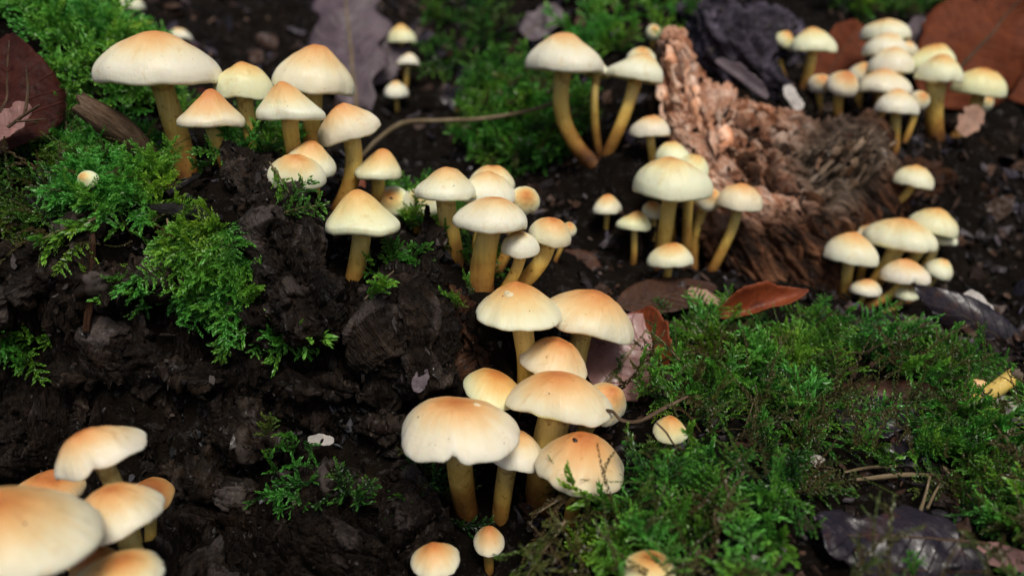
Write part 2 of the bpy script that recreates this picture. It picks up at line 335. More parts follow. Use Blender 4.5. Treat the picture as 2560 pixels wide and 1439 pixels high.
# ------------------------------------------------------------------ mushroom table (photo measurements)
# xl xr yt yb: cap outline box; roll: lean of the cap axis (deg, + = right); d: distance; sh: 0 dome..1 bell; org: orange amount
# base: where the stem meets the ground; w: stem width top, bottom (photo px); bend: sideways bow of the stem
GA = 'mushrooms crowded on the mossy ledge'; GB = 'mushrooms in the tight tuft on the rotten stump edge'; GC = 'mushrooms tiered in the large clump above the moss slope'
GD = 'mushrooms growing out of the dark hollow'; GE = 'slender mushrooms sharing one bent foot'; GF = 'mushrooms beside the orange wood'
GG = 'mushrooms bunched low on the dark bank'; GH = 'mushrooms heaped before the rust leaf'; GI = 'tiny far mushrooms on the dark bank'; GJ = 'single mushrooms poking out of the moss'
MUSH = [
 # ---- ledge
 ('big', 255, 545, 92, 207, -1, .280, .35, .50, (462, 470), 60, 66, 0, GA, 'largest pale flat mushroom on thick yellow stem beside the broken brown stick'),
 ('s', 453, 605, 231, 319, 2, .266, .80, .66, (566, 425), 46, 36, -4, GA, 'small bell mushroom with amber top, between the flat giant and the black wood shard'),
 ('m', 538, 684, 163, 248, 1, .287, .15, .55, (662, 415), 46, 44, -6, GA, 'round domed mushroom with rusty streaked stem behind the small amber bell'),
 ('m', 640, 808, 207, 306, 0, .270, .75, .45, (738, 400), 48, 46, 0, GA, 'pale conical mushroom with faint tan top overlapping two taller caps'),
 ('m', 685, 881, 121, 230, 9, .301, .30, .62, (772, 400), 54, 46, 6, GA, 'tallest domed mushroom leaning right, in front of the grey violet leaf'),
 ('m', 800, 950, 258, 358, -13, .286, .45, .68, (822, 540), 50, 48, 10, GA, 'orange topped mushroom with drooping left rim on long slanting stem'),
 ('s', 885, 1004, 373, 450, 3, .292, .70, .68, (930, 500), 38, 38, 2, GA, 'small peaked mushroom with orange tip right of the long slanting stem'),
 ('s', 668, 806, 377, 482, 6, .262, .40, .52, (772, 545), 34, 34, -4, GA, 'squat cream mushroom with a yellow moss frond hanging over its cap'),
 ('s', 715, 841, 356, 440, 14, .272, .45, .58, (782, 545), 36, 34, -3, GA, 'small mushroom tucked behind the moss draped squat cap'),
 ('m', 810, 1002, 475, 592, 0, .250, .85, .50, (868, 735), 56, 50, 4, GA, 'single large bell mushroom with smooth cream skirt standing on the bare stump edge'),
 ('s', 938, 1026, 462, 545, -4, .300, .50, .42, (978, 590), 26, 26, 0, GA, 'pale cap with a dark speck half sunk behind green moss'),
 ('s', 1004, 1096, 466, 545, 10, .298, .50, .30, (1046, 600), 28, 26, 0, GA, 'whitish cap peeping out between moss and the tufted caps'),
 ('s', 196, 248, 405, 474, -14, .252, .40, .20, (240, 520), 20, 18, 0, GA, 'tiny white cap half hidden by the green moss cushion'),
 # ---- tuft on stump edge
 ('m', 1030, 1196, 415, 504, 2, .271, .60, .48, (1148, 690), 56, 48, -8, GB, 'cream mushroom with gentle hump and orange stem, outermost of its tuft by the moss'),
 ('s', 1168, 1286, 412, 478, 6, .292, .30, .66, (1180, 690), 36, 36, 4, GB, 'rearmost orange capped mushroom of the tufted caps on the stump'),
 ('s', 1146, 1286, 430, 512, 4, .281, .35, .42, (1190, 690), 40, 40, 0, GB, 'peach domed mushroom wedged between its tuft neighbours'),
 ('s', 1268, 1348, 458, 540, 24, .285, .30, .62, (1215, 700), 32, 32, 10, GB, 'narrow tilted cap with orange back sticking out of the tuft'),
 ('m', 1130, 1323, 489, 580, 2, .256, .45, .44, (1200, 735), 68, 78, 0, GB, 'broad cream mushroom on the thickest orange stem of its tuft'),
 ('s', 1252, 1350, 577, 648, 2, .258, .20, .30, (1232, 730), 34, 34, 8, GB, 'short pale button mushroom with a scuffed pinkish spot on its cap'),
 ('s', 1320, 1424, 540, 620, 12, .266, .20, .74, (1228, 745), 46, 46, 26, GB, 'round orange mushroom on a stem bowing out from the tuft'),
 ('s', 1400, 1442, 556, 594, 10, .305, .20, .60, (1380, 660), 14, 14, 4, GB, 'tiny dull yellow cap behind the round bowed mushroom'),
 # ---- tiered clump
 ('m', 1192, 1409, 712, 828, 3, .250, .25, .62, (1278, 1060), 62, 58, 0, GC, 'topmost mushroom of the tiered clump with pale bump and dark spotted stem'),
 ('m', 1338, 1584, 722, 850, 14, .266, .10, .66, (1432, 1080), 60, 56, 0, GC, 'wide thin edged mushroom with orange crown leaning over the pinkish wet leaf'),
 ('m', 1296, 1469, 843, 952, 13, .252, .15, .74, (1370, 1120), 56, 56, 0, GC, 'brownish orange mushroom sheltered under the wide thin edged cap'),
 ('m', 1146, 1321, 925, 1020, 19, .245, .20, .70, (1250, 1160), 50, 50, 0, GC, 'pointed edged cap with reddish top behind the widest front cap'),
 ('m', 1278, 1511, 921, 1062, 4, .235, .15, .66, (1352, 1262), 96, 84, 0, GC, 'plump orange domed mushroom on a pale thick stem in the clump middle'),
 ('s', 1440, 1566, 950, 1064, 17, .247, .15, .66, (1440, 1200), 46, 46, 0, GC, 'yellow orange cap crossed by a dark curled moss stalk'),
 ('big', 1003, 1298, 984, 1158, 3, .220, .05, .56, (1168, 1278), 82, 66, -4, GC, 'widest front cap of the clump with a white dot and split rim'),
 ('m', 1188, 1358, 1071, 1182, 14, .232, .10, .34, (1240, 1330), 60, 48, 6, GC, 'pale pinkish mushroom beneath the widest front cap'),
 ('m', 1335, 1568, 1080, 1233, 5, .224, .15, .74, (1425, 1345), 52, 40, 4, GC, 'bright orange crowned mushroom resting on the moss beside the withered frond'),
 ('s', 1026, 1151, 1353, 1442, -2, .213, .20, .64, (1096, 1530), 40, 36, 0, GC, 'small mushroom with ragged toothed rim low in the dark'),
 ('s', 1182, 1264, 1315, 1388, 2, .232, .30, .58, (1222, 1440), 30, 28, 0, GC, 'smallest rusty button under the pale pinkish mushroom'),
 # ---- dark hollow
 ('m', 147, 361, 1059, 1196, -17, .196, .15, .66, (318, 1420), 50, 56, 8, GD, 'tilted mushroom with yellow dented crown, uppermost in the dark hollow'),
 ('m', 181, 406, 1210, 1356, -5, .184, .15, .66, (345, 1560), 56, 60, 6, GD, 'mushroom with brick orange crown and one tiny black nick'),
 ('big', -218, 217, 1218, 1452, 4, .160, .05, .70, (60, 1760), 90, 90, 0, GD, 'huge smooth mushroom with amber crown cut by the photo edge'),
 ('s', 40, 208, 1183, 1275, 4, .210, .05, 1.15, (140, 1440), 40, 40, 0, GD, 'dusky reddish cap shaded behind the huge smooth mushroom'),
 ('m', 198, 402, 1374, 1500, -2, .172, .15, .70, (310, 1640), 56, 56, 0, GD, 'orange and yellow cap at the foot of the brick crowned mushroom'),
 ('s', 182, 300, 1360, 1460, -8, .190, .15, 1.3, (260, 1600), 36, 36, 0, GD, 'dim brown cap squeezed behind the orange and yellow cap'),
 ('s', 325, 432, 1185, 1290, 8, .226, .20, 1.5, (385, 1420), 34, 34, 0, GD, 'dim cap deep in shadow against the black rotten wood'),  # high orange amount browns the cap, putting the deep shadow into its colour
 # ---- bent foot group
 ('m', 1310, 1516, 90, 182, 3, .360, .40, .52, (1492, 405), 48, 44, -30, GE, 'broad blurred mushroom on a stem curving like a hook beside green moss'),
 ('m', 1515, 1656, 134, 204, 8, .370, .40, .36, (1506, 395), 36, 34, 16, GE, 'white flared cap with a smaller cap riding on its back'),
 ('s', 1568, 1636, 117, 172, 4, .386, .30, .42, (1516, 390), 34, 30, 16, GE, 'small cap riding above the white flared cap'),
 ('s', 1458, 1524, 146, 190, 8, .377, .30, .50, (1504, 392), 24, 24, 0, GE, 'half hidden cap tucked under the broad blurred cap'),
 ('s', 1613, 1653, 63, 99, 0, .452, .10, .35, (1637, 130), 14, 14, 0, GE, 'round tiny button beside the top of the orange wood'),
 # ---- beside orange wood
 ('s', 1574, 1673, 288, 344, 0, .362, .25, .50, (1632, 430), 24, 24, 0, GF, 'neat small mushroom against the pale orange wood'),
 ('m', 1579, 1774, 394, 501, 3, .335, .15, .44, (1652, 690), 44, 42, 0, GF, 'largest white rimmed mushroom below the orange wood'),
 ('s', 1636, 1726, 356, 412, 0, .357, .20, .36, (1690, 660), 26, 26, 0, GF, 'rounded pale cap peeking over the largest white rimmed mushroom'),
 ('s', 1690, 1772, 384, 450, 8, .350, .20, .26, (1712, 670), 28, 28, 0, GF, 'lumpy cream cap fused to the back of the largest white rimmed mushroom'),
 ('s', 1786, 1906, 459, 528, 5, .345, .15, .66, (1768, 690), 30, 28, 18, GF, 'domed mushroom with red orange crown on a slanting stem'),
 ('s', 1735, 1802, 464, 530, 6, .352, .30, .46, (1738, 700), 30, 28, 0, GF, 'yellowish cap joined to the red crowned slanting mushroom'),
 ('s', 1478, 1555, 487, 537, -2, .350, .35, .54, (1503, 615), 16, 16, 4, GF, 'slim little mushroom standing alone on a thin orange stem'),
 ('s', 1540, 1628, 528, 579, 2, .340, .40, .46, (1580, 665), 18, 18, 2, GF, 'little cream mushroom with faint brown tip beside the slim one'),
 ('s', 1605, 1664, 501, 550, -4, .349, .40, .44, (1632, 660), 16, 16, 0, GF, 'cap half hidden behind the stem of the largest white rimmed mushroom'),
 ('s', 1617, 1731, 608, 672, 0, .325, .25, .56, (1668, 715), 24, 24, 0, GF, 'lowest flat mushroom under the largest white rimmed one'),
 # ---- bunch on dark bank
 ('s', 2060, 2188, 585, 664, 8, .354, .25, .60, (2118, 765), 34, 34, 0, GG, 'yellowish oval mushroom at the outer edge of the low bunch'),
 ('m', 2168, 2321, 547, 630, 5, .361, .20, .58, (2160, 745), 46, 40, 12, GG, 'broadest mushroom in the low bunch on the dark bank'),
 ('s', 2132, 2204, 562, 612, 0, .372, .30, .44, (2140, 730), 22, 22, 0, GG, 'pale cap seen between the oval and the broadest bunched mushrooms'),
 ('s', 2268, 2389, 521, 590, 10, .366, .20, .62, (2210, 740), 34, 30, 16, GG, 'highest mushroom of the low bunch with orange crown'),
 ('s', 2292, 2386, 570, 614, 4, .373, .20, .46, (2220, 750), 26, 24, 10, GG, 'cap right under the highest mushroom of the bunch'),
 ('s', 2204, 2316, 648, 714, 4, .350, .30, .56, (2130, 772), 26, 26, 26, GG, 'mushroom with notched rim on a stem curving along the ground'),
 ('s', 2306, 2378, 644, 700, 12, .360, .30, .30, (2250, 760), 20, 20, 10, GG, 'bluish white cap at the inner end of the low bunch'),
 ('s', 2122, 2202, 697, 742, 3, .352, .20, .56, (2140, 770), 16, 16, 0, GG, 'small low cap beneath the broadest bunched mushroom'),
 ('s', 2236, 2294, 712, 752, 4, .350, .20, .40, (2180, 785), 16, 16, 8, GG, 'smallest lowest cap touching the brown curled leaf'),
 ('s', 2231, 2331, 413, 471, 8, .382, .20, .56, (2196, 530), 24, 20, 10, GG, 'lone mushroom on a slanting stem above the low bunch'),
 # ---- heap before rust leaf
 ('s', 1976, 2085, 75, 130, 2, .432, .25, .46, (2008, 225), 28, 34, 6, GH, 'white mushroom with rusty tip standing apart before a rust leaf scrap'),
 ('s', 1932, 1984, 80, 122, 20, .446, .20, .70, (1990, 220), 16, 16, 0, GH, 'tiny pinkish cap leaning on the white mushroom standing apart'),
 ('s', 2152, 2268, 52, 102, 0, .452, .20, .50, (2215, 250), 26, 26, 0, GH, 'uppermost cap of the stacked mushroom pile'),
 ('s', 2157, 2262, 88, 142, 0, .443, .20, .40, (2200, 260), 26, 26, 0, GH, 'second cap of the stacked pile, just under the uppermost'),
 ('s', 2236, 2291, 102, 146, 6, .447, .20, .16, (2230, 260), 18, 18, 0, GH, 'white cap edge bulging from the side of the pile'),
 ('s', 2167, 2281, 121, 182, 2, .432, .20, .46, (2205, 270), 28, 28, 0, GH, 'third cap of the stacked pile, lowest and most rounded'),
 ('s', 2278, 2376, 116, 168, -6, .434, .20, .52, (2330, 330), 26, 26, 0, GH, 'cap behind the thick stemmed mushroom near the pile'),
 ('s', 2289, 2403, 138, 207, 3, .412, .30, .52, (2350, 355), 50, 46, 0, GH, 'thick stemmed upright mushroom before the rust leaf'),
 ('s', 2384, 2502, 172, 243, 6, .420, .20, .62, (2330, 375), 36, 30, 34, GH, 'outermost mushroom on a long bow shaped stem'),
 ('s', 2062, 2142, 177, 245, 4, .420, .30, .52, (2100, 300), 28, 26, 0, GH, 'square looking cap in the row below the pile'),
 ('s', 2020, 2078, 184, 235, -4, .432, .20, .46, (2050, 300), 18, 18, 0, GH, 'small cap at the outer end of the row below the pile'),
 ('s', 2144, 2272, 178, 235, 2, .421, .20, .50, (2190, 320), 36, 34, 0, GH, 'wide flat cap directly beneath the pile'),
 ('s', 2120, 2188, 158, 212, -4, .442, .20, .48, (2150, 300), 22, 22, 0, GH, 'cap behind the wide flat cap'),
 ('s', 2186, 2291, 226, 286, 3, .401, .25, .42, (2236, 392), 30, 30, 0, GH, 'yellow cream mushroom in front of the heap on a straight stem'),
 ('s', 2272, 2322, 228, 274, 4, .407, .20, .46, (2246, 370), 18, 18, 20, GH, 'little cap on a thin bow stem beside the straight stemmed one'),
 ('s', 2428, 2480, 225, 280, 20, .442, .20, .30, (2400, 360), 18, 18, 6, GH, 'pale cap behind the long bow shaped stem'),
 # ---- far tiny ones
 ('s', 297, 361, -8, 24, 0, .505, .20, .40, (318, 80), 16, 14, 0, GI, 'far tiny mushroom above the big moss cushion'),
 ('s', 424, 479, 65, 102, 2, .500, .20, .50, (450, 170), 14, 14, 0, GI, 'far tiny mushroom behind the largest flat cap'),
 ('s', 966, 1044, 62, 108, 0, .500, .25, .54, (1004, 170), 16, 14, 0, GI, 'far tiny mushroom with orange tip beside the grey violet leaf'),
 ('s', 991, 1050, 127, 166, 0, .485, .25, .30, (1012, 240), 14, 14, 0, GI, 'far whitish mushroom below the orange tipped tiny one'),
 ('s', 959, 1023, 205, 244, 0, .470, .20, .20, (992, 300), 12, 12, 0, GI, 'far greenish white cap lowest beside the grey violet leaf'),
 # ---- single ones in moss
 ('s', 1632, 1718, 1040, 1112, 5, .226, .15, .72, (1672, 1180), 16, 14, 0, GJ, 'little egg shaped orange mushroom crossed by a dark twig in the moss'),
 ('m', 1552, 1692, 1376, 1470, 0, .186, .15, .72, (1620, 1560), 40, 40, 0, GJ, 'orange cap half buried in moss at the bottom'),
]

rng = random.Random(7)
def ray_elev(x, y):
    v = px(x, y, 1.0) - CAM
    return math.asin(-v.z / v.length)

def solve_cap(q, e):
    """q = outline height / half width, e = view elevation -> (dome height / radius, effective elevation)"""
    def hh(ee):
        T = q - math.sin(ee); s = T * T - math.sin(ee) ** 2
        return math.sqrt(s) / math.cos(ee) if T > 0 and s > 0 else 0.0
    h = hh(e)
    if 0.52 <= h <= 1.12: return h, e
    lo = 0.55 if h < 0.52 else 1.10
    best = (1e9, h, e)
    for i in range(-30, 61):
        ee = math.radians(i)
        x = math.sin(abs(ee)) + math.sqrt(math.sin(ee) ** 2 + (lo * math.cos(ee)) ** 2)
        c = abs(x - q) + 0.25 * abs(ee - e)
        if c < best[0]: best = (c, lo, ee)
    return best[1], best[2]

specs = []
for (size, xl, xr, yt, yb, roll, d, sh, org, base, ws, wb, bend, grp, lab) in MUSH:
    a_px = (xr - xl) / 2; q = (yb - yt) / a_px
    xc = (xl + xr) / 2
    e = ray_elev(xc, (yt + yb) / 2)
    h, ee = solve_cap(q, e)
    yc = yb - a_px * math.sin(max(ee, 0)) - 0.02 * a_px
    c = px(xc, yc, d)
    pitch = ee - e                                           # lean towards the viewer
    up = Vector((0, 0, 1))
    axis = Matrix.Rotation(math.radians(roll), 3, 'Y') @ (Matrix.Rotation(pitch, 3, 'X') @ up)
    a = a_px * d / FPX
    vb = (base[1] - 719.5) / FPX
    db = (c.y - CAM.y) / (math.cos(PITCH) - vb * math.sin(PITCH))
    db += {'widest front cap of the clump': .016, 'pale pinkish mushroom beneath': .006, 'plump orange domed': .008}.get(next((k for k in ('widest front cap of the clump', 'pale pinkish mushroom beneath', 'plump orange domed') if k in lab), ''), 0)
    b = px(base[0], base[1], db)
    specs.append(dict(c=c, axis=axis.normalized(), a=a, h=h * a, sh=sh, org=org, base=b, rt=ws / 2 * d / FPX, rb=wb / 2 * db / FPX, bend=bend * d / FPX, group=grp, label=lab, size=size))

# ------------------------------------------------------------------ ground shape
CTRL = [
 # mossy ledge and mound
 (-250, -40, .33), (30, 75, .335), (180, 130, .335), (310, 190, .335), (-200, 250, .31), (60, 360, .30), (220, 385, .30), (330, 365, .31),
 (-200, 450, .285), (40, 470, .28), (150, 520, .272), (300, 465, .270), (400, 530, .264), (250, 560, .260), (500, 530, .268), (-250, 620, .27), (40, 650, .266), (200, 640, .258), (340, 640, .254), (480, 630, .256), (590, 670, .254),
 # rotten face
 (-250, 850, .272), (20, 800, .272), (180, 720, .262), (350, 730, .262), (480, 800, .262), (150, 950, .272), (350, 950, .270), (550, 1000, .262), (750, 950, .256), (900, 900, .254), (1060, 880, .257),
 (1150, 1050, .256), (950, 1080, .252), (750, 1150, .250), (550, 1200, .254), (430, 1150, .262), (120, 1120, .270), (250, 1250, .262), (-150, 1150, .268), (450, 1400, .236), (650, 1400, .228), (850, 1330, .230), (1000, 1270, .234),
 (1150, 1400, .232), (900, 1500, .22), (600, 1560, .215), (300, 1600, .215), (0, 1600, .22), (-300, 1500, .22), (100, 1850, .17), (500, 1900, .17), (900, 1750, .19), (1200, 1600, .21),
 (700, 620, .255), (780, 560, .262), (1000, 690, .258), (1100, 720, .258), (1180, 800, .258), (1220, 880, .262),
 # moss slope
 (1500, 1110, .255), (1600, 1000, .272), (1590, 1300, .218), (1440, 1400, .216), (1700, 1180, .228), (1700, 1020, .262), (1900, 950, .28), (2100, 980, .272), (2350, 950, .285), (2560, 1000, .28), (2750, 1050, .275), (1900, 1150, .238), (2150, 1150, .238), (2450, 1150, .245),
 (1600, 1439, .19), (1850, 1350, .203), (2150, 1330, .207), (2450, 1330, .213), (2750, 1350, .21), (1900, 1520, .18), (2300, 1520, .184), (2700, 1550, .184), (1500, 1560, .18), (1480, 980, .275), (1560, 880, .295), (1750, 850, .31), (2000, 850, .312), (2300, 880, .302), (2550, 900, .30),
 # floor behind
 (1440, 720, .315), (1380, 640, .325), (1600, 740, .325), (1850, 740, .335), (2000, 720, .348), (2080, 800, .33), (2250, 810, .335), (2450, 780, .345), (2600, 750, .35), (2450, 640, .385), (2600, 600, .40), (2150, 500, .40), (2380, 480, .405), (2560, 450, .43), (1950, 560, .39),
 (1350, 520, .37), (1300, 400, .40), (1250, 300, .435), (1380, 300, .415), (1150, 380, .42), (1080, 320, .45), (950, 330, .45), (830, 380, .40), (700, 330, .41), (480, 330, .40), (600, 220, .47), (880, 230, .50), (1150, 200, .50), (1400, 190, .45), (1600, 260, .41), (1650, 420, .375), (1450, 450, .375), (1540, 560, .352),
 (400, 170, .48), (700, 130, .55), (300, 60, .52), (500, 60, .57), (850, 60, .60), (1080, 100, .56), (1300, 90, .52), (1500, 60, .50), (1650, 150, .45), (1750, 60, .52), (1900, 120, .49), (1900, 260, .42), (2050, 160, .49), (2150, 260, .43), (2230, 330, .415), (2400, 330, .43), (2350, 120, .52), (2560, 270, .48), (2560, 150, .54), (2000, 30, .58), (2300, 20, .60), (2600, 40, .62), (2750, 300, .48),
 (-200, -250, .60), (200, -100, .70), (700, -100, .75), (1200, -110, .75), (1700, -120, .76), (2200, -130, .78), (2750, -100, .78),
]
P = [px(*c) for c in CTRL] + [s['base'] for s in specs]
# world points outside the frame
P += [Vector(v) for v in ((-.7, .2, .24), (-.7, .5, .32), (-.7, .9, .42), (.7, .1, .16), (.75, .35, .20), (.8, .6, .30), (.8, .95, .42), (-.35, .05, .20), (0, .02, .14), (.35, .03, .15), (0, -.3, .12), (-.6, -.3, .16), (.6, -.3, .14), (0, 1.1, .44), (-.5, 1.2, .46), (.5, 1.2, .46))]
P = np.array([tuple(p) for p in P]); CXY, CZ = P[:, :2], P[:, 2]
RC = 0.008
def kern(A, B): return -np.sqrt(((A[:, None, :] - B[None]) ** 2).sum(-1) + RC * RC)
n = len(P); K = np.zeros((n + 1, n + 1)); K[:n, :n] = kern(CXY, CXY) + np.diag([0.004] * len(CTRL) + [0.0009] * (n - len(CTRL))); K[:n, n] = K[n, :n] = 1
sol = np.linalg.solve(K, np.append(CZ, 0.0))
def base_height(XY):
    out = np.empty(len(XY))
    for i in range(0, len(XY), 20000):
        out[i:i + 20000] = kern(XY[i:i + 20000], CXY) @ sol[:n] + sol[n]
    r = np.maximum(np.abs(XY[:, 0]) - 0.7, 0) + np.maximum(XY[:, 1] - 1.1, 0) + np.maximum(-0.3 - XY[:, 1], 0)
    w = np.exp(-(r / 0.5) ** 2)
    far = 0.14 + 0.32 * smooth(np.clip((XY[:, 1] - 0.1) / 1.0, 0, 1))
    return w * out + (1 - w) * far

def axis_coords(fine0, fine1, step, lo, hi, grow=1.22):
    c = list(np.arange(fine0, fine1 + step / 2, step))
    s = step; x = fine1
    while x < hi: s *= grow; x += s; c.append(x)
    s = step; x = fine0; pre = []
    while x > lo: s *= grow; x -= s; pre.append(x)
    return np.array(pre[::-1] + c)
gx = axis_coords(-.30, .34, .0018, -40, 40, 1.10); gy = axis_coords(.13, .56, .0018, -40, 60, 1.05)
GX, GY = np.meshgrid(gx, gy)
XY = np.stack([GX.ravel(), GY.ravel()], 1)
Z = base_height(XY)
V = np.column_stack([XY, Z])
def grid_normals(V):
    G = V.reshape(len(gy), len(gx), 3)
    du = np.gradient(G, axis=1); dv = np.gradient(G, axis=0)
    N = np.cross(du, dv); N /= np.linalg.norm(N, axis=2, keepdims=True) + 1e-12
    return N.reshape(-1, 3)
N0 = grid_normals(V)
near = np.exp(-np.maximum(np.hypot(V[:, 0], V[:, 1] - .3) - .6, 0) / .4)
disp = 0.0045 * fbm(V * 42, 4, 3) + 0.0028 * fbm(V * np.array([150, 150, 60]), 3, 11, 0.6, True)
disp += np.clip((V[:, 1] - .36) * 6, 0, 1) * 0.014 * fbm(V * 17, 3, 33)
steep = np.clip((0.75 - N0[:, 2]) * 3, 0, 1)
disp += steep * 0.0085 * fbm(V * np.array([95, 95, 38]), 4, 21, 0.6, True)
V = V + N0 * (disp * near)[:, None] + np.column_stack([np.zeros((len(V), 2)), 0.25 * fbm(V * 0.4, 3, 5) * (1 - near)])
def face_zone(P3):
    """the steep torn face of the near stump, as photographed: below the ledge line, left of the clump"""
    qx, qy, qd = to_px(P3)
    return (qd > .1) & (qd < .32) & (qy > np.interp(qx, [-300, 100, 330, 560, 640, 720, 830, 900, 1000, 1110, 1230], [720, 690, 700, 700, 650, 620, 740, 790, 740, 790, 930])) & (qx < np.interp(qy, [700, 950, 1100, 1250, 1439, 1700], [1190, 1230, 1190, 1130, 1120, 1060]))
zone = face_zone(V) & (V[:, 0] > -.262) & (V[:, 0] < .01) & (V[:, 1] > .17) & (V[:, 1] < .288)
V = V - N0 * (zone * .008)[:, None]
TV = V; TN = grid_normals(V)
tz = V[:, 2].reshape(len(gy), len(gx))
def ground_z(x, y):
    i = np.clip(np.searchsorted(gx, x) - 1, 0, len(gx) - 2); j = np.clip(np.searchsorted(gy, y) - 1, 0, len(gy) - 2)
    u = (x - gx[i]) / (gx[i + 1] - gx[i]); v = (y - gy[j]) / (gy[j + 1] - gy[j])
    return (tz[j, i] * (1 - u) + tz[j, i + 1] * u) * (1 - v) + (tz[j + 1, i] * (1 - u) + tz[j + 1, i + 1] * u) * v
def on_ground(x, y, d0=0.12, d1=0.9):
    """distance at which the view ray through a pixel meets the ground"""
    d = d0
    while d < d1:
        p = px(x, y, d)
        if p.z < ground_z(p.x, p.y): return d
        d += 0.0015
    return d1
me = fastmesh('forest_floor', V, gridfaces(len(gy), len(gx)))
floor = tag(link('forest_floor', me, M['soil']), 'dark crumbling forest floor of rotten wood and soil', kind='structure')

# ------------------------------------------------------------------ mushrooms
def frame(axis):
    z = axis.normalized(); x = Vector((0, 1, 0)).cross(z)
    x = x.normalized() if x.length > 1e-4 else Vector((1, 0, 0))
    return np.array([x, z.cross(x), z])                      # rows: local x, y, z in world

def build_mushroom(s, i):
    r_ = np.random.default_rng(100 + i)
    small = s['size'] == 's'
    nt = 56 if small else 88
    nr = 22 if small else 34
    a, h, sh = s['a'], s['h'], s['sh']
    th = np.linspace(0, 2 * np.pi, nt, endpoint=False)
    # rim outline
    ring = np.column_stack([np.cos(th), np.sin(th), np.zeros(nt)])
    thin = s['group'] in (GC, GD, GJ); tw = 1.45 if thin else 1.0
    wob = tw * 0.078 * fbm(ring * 1.1 + 31 * i, 2, i) + tw * 0.016 * fbm(ring * 4.5 + 17 * i, 2, i + 5)
    dip = tw * 0.095 * fbm(ring * 1.3 + 11 * i, 2, i + 9) + tw * 0.022 * fbm(ring * 5 + 3 * i, 2, i + 14)
    if 'split rim' in s['label'] or 'notched' in s['label']:
        k = np.exp(-((np.angle(np.exp(1j * (th + 1.62)))) / 0.10) ** 2); wob -= 0.05 * k; dip += 0.14 * k
    if r_.random() < .38:                                   # a nibbled or split place in the margin
        k = np.exp(-((np.angle(np.exp(1j * (th - r_.uniform(0, 6.28))))) / r_.uniform(.05, .16)) ** 2); wob -= r_.uniform(.03, .09) * k; dip += r_.uniform(0, .10) * k
    if 'toothed' in s['label']:
        dip += 0.06 * np.abs(np.sin(th * 9 + r_.random(nt) * .6)) - 0.03
    # profile
    r = np.sin(np.linspace(0, np.pi / 2, nr))
    bell = 0.5 * (1 + np.cos(np.pi * r ** 0.95)); dome = np.sqrt(np.maximum(1 - r ** 2.1, 0)) if not thin else 0.45 * np.sqrt(np.maximum(1 - r ** 2, 0)) + 0.55 * (1 - r ** 2.3)
    k_ = 0.78 * sh; rim = 0.05 if thin else 0.10 + 0.05 * sh
    zf = rim + (h / a - rim) * ((1 - k_) * dome + k_ * bell)
    lip_r = np.array([1.003, 0.99, 0.955, 0.90]); lip_z = np.array([rim * .62, rim * .25, 0.0, 0.035])   # thick rolled-in margin
    rr = np.concatenate([r, lip_r]); zz = np.concatenate([zf, lip_z])
    bumpy = fbm(np.column_stack([np.repeat(rr, nt) * np.tile(np.cos(th), len(rr)), np.repeat(rr, nt) * np.tile(np.sin(th), len(rr)), np.full(len(rr) * nt, i * 3.7)]) * 1.7, 3, i + 40).reshape(len(rr), nt)
    fade = np.clip((rr - 0.25) / 0.75, 0, 1)[:, None] ** 1.5
    R = rr[:, None] * (1 + wob[None] * fade)
    Zc = zz[:, None] * (1 + 0.14 * bumpy * (1 - 0.3 * fade)) + dip[None] * fade ** 2 + 0.03 * bumpy * fade
    sq = 1 + r_.normal(0, .05); R = R * (1 + (sq - 1) * np.cos(2 * (th - r_.uniform(0, 3.14))))[None]
    ox, oy = r_.normal(0, .08, 2)                            # crown off centre
    sh_ = (1 - np.minimum(rr, 1) ** 2)[:, None]
    L = np.stack([R * np.cos(th) + ox * sh_, R * np.sin(th) + oy * sh_, Zc], -1).reshape(-1, 3) * a
    fr = frame(s['axis']); root = s['c'].copy()
    base = s['base'].copy()
    gz = ground_z(base.x, base.y); base.z = min(base.z, gz + 0.001)
    e = empty('mushroom', base)
    tag(e, s['label'], 'mushroom', s['group'])
    off = np.array(root - base)
    me = fastmesh('cap', L @ fr + off, gridfaces(len(rr), nt, True)[:, ::-1])
    attr(me, 'rad', np.repeat(np.concatenate([r, [1.0] * 4]), nt))
    attr(me, 'pol', np.column_stack([np.tile(np.cos(th), len(rr)), np.tile(np.sin(th), len(rr)), np.repeat(rr * .22, nt)]) + i, 'FLOAT_VECTOR')
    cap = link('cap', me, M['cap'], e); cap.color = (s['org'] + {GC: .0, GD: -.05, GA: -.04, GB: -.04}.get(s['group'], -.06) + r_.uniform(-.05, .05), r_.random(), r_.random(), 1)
    # gills: radial blades under the cap
    ng = nt * 2; tg = np.linspace(0, 2 * np.pi, ng, endpoint=False)
    wg = np.interp(tg, np.append(th, 2 * np.pi), np.append(wob, wob[0])); dg = np.interp(tg, np.append(th, 2 * np.pi), np.append(dip, dip[0]))
    grr = np.array([0.915, 0.8, 0.6, 0.4, 0.2, 0.05]); blade = np.where(np.arange(ng) % 2, 1.0, -1.0)
    gz_ = 0.045 + (0.93 - grr) * 0.32 * h / a
    GR = grr[:, None] * (1 + wg * np.clip((grr - .25) / .75, 0, 1)[:, None] ** 1.5)
    GZ = gz_[:, None] + blade[None] * np.array([0.004, 0.03, 0.035, 0.03, 0.02, 0.0])[:, None] + dg[None] * (np.clip((grr - .25) / .75, 0, 1)[:, None] ** 3)
    L = np.stack([GR * np.cos(tg), GR * np.sin(tg), GZ], -1).reshape(-1, 3) * a
    me = fastmesh('gills', L @ fr + off, gridfaces(len(grr), ng, True), False)
    link('gills', me, M['gill'], cap)
    # stem
    ns, nk = (18 if small else 28), (14 if small else 22)
    top = root + s['axis'] * (0.22 * h); foot = base - Vector((0, -0.002, 0.003)); Ln = (top - foot).length
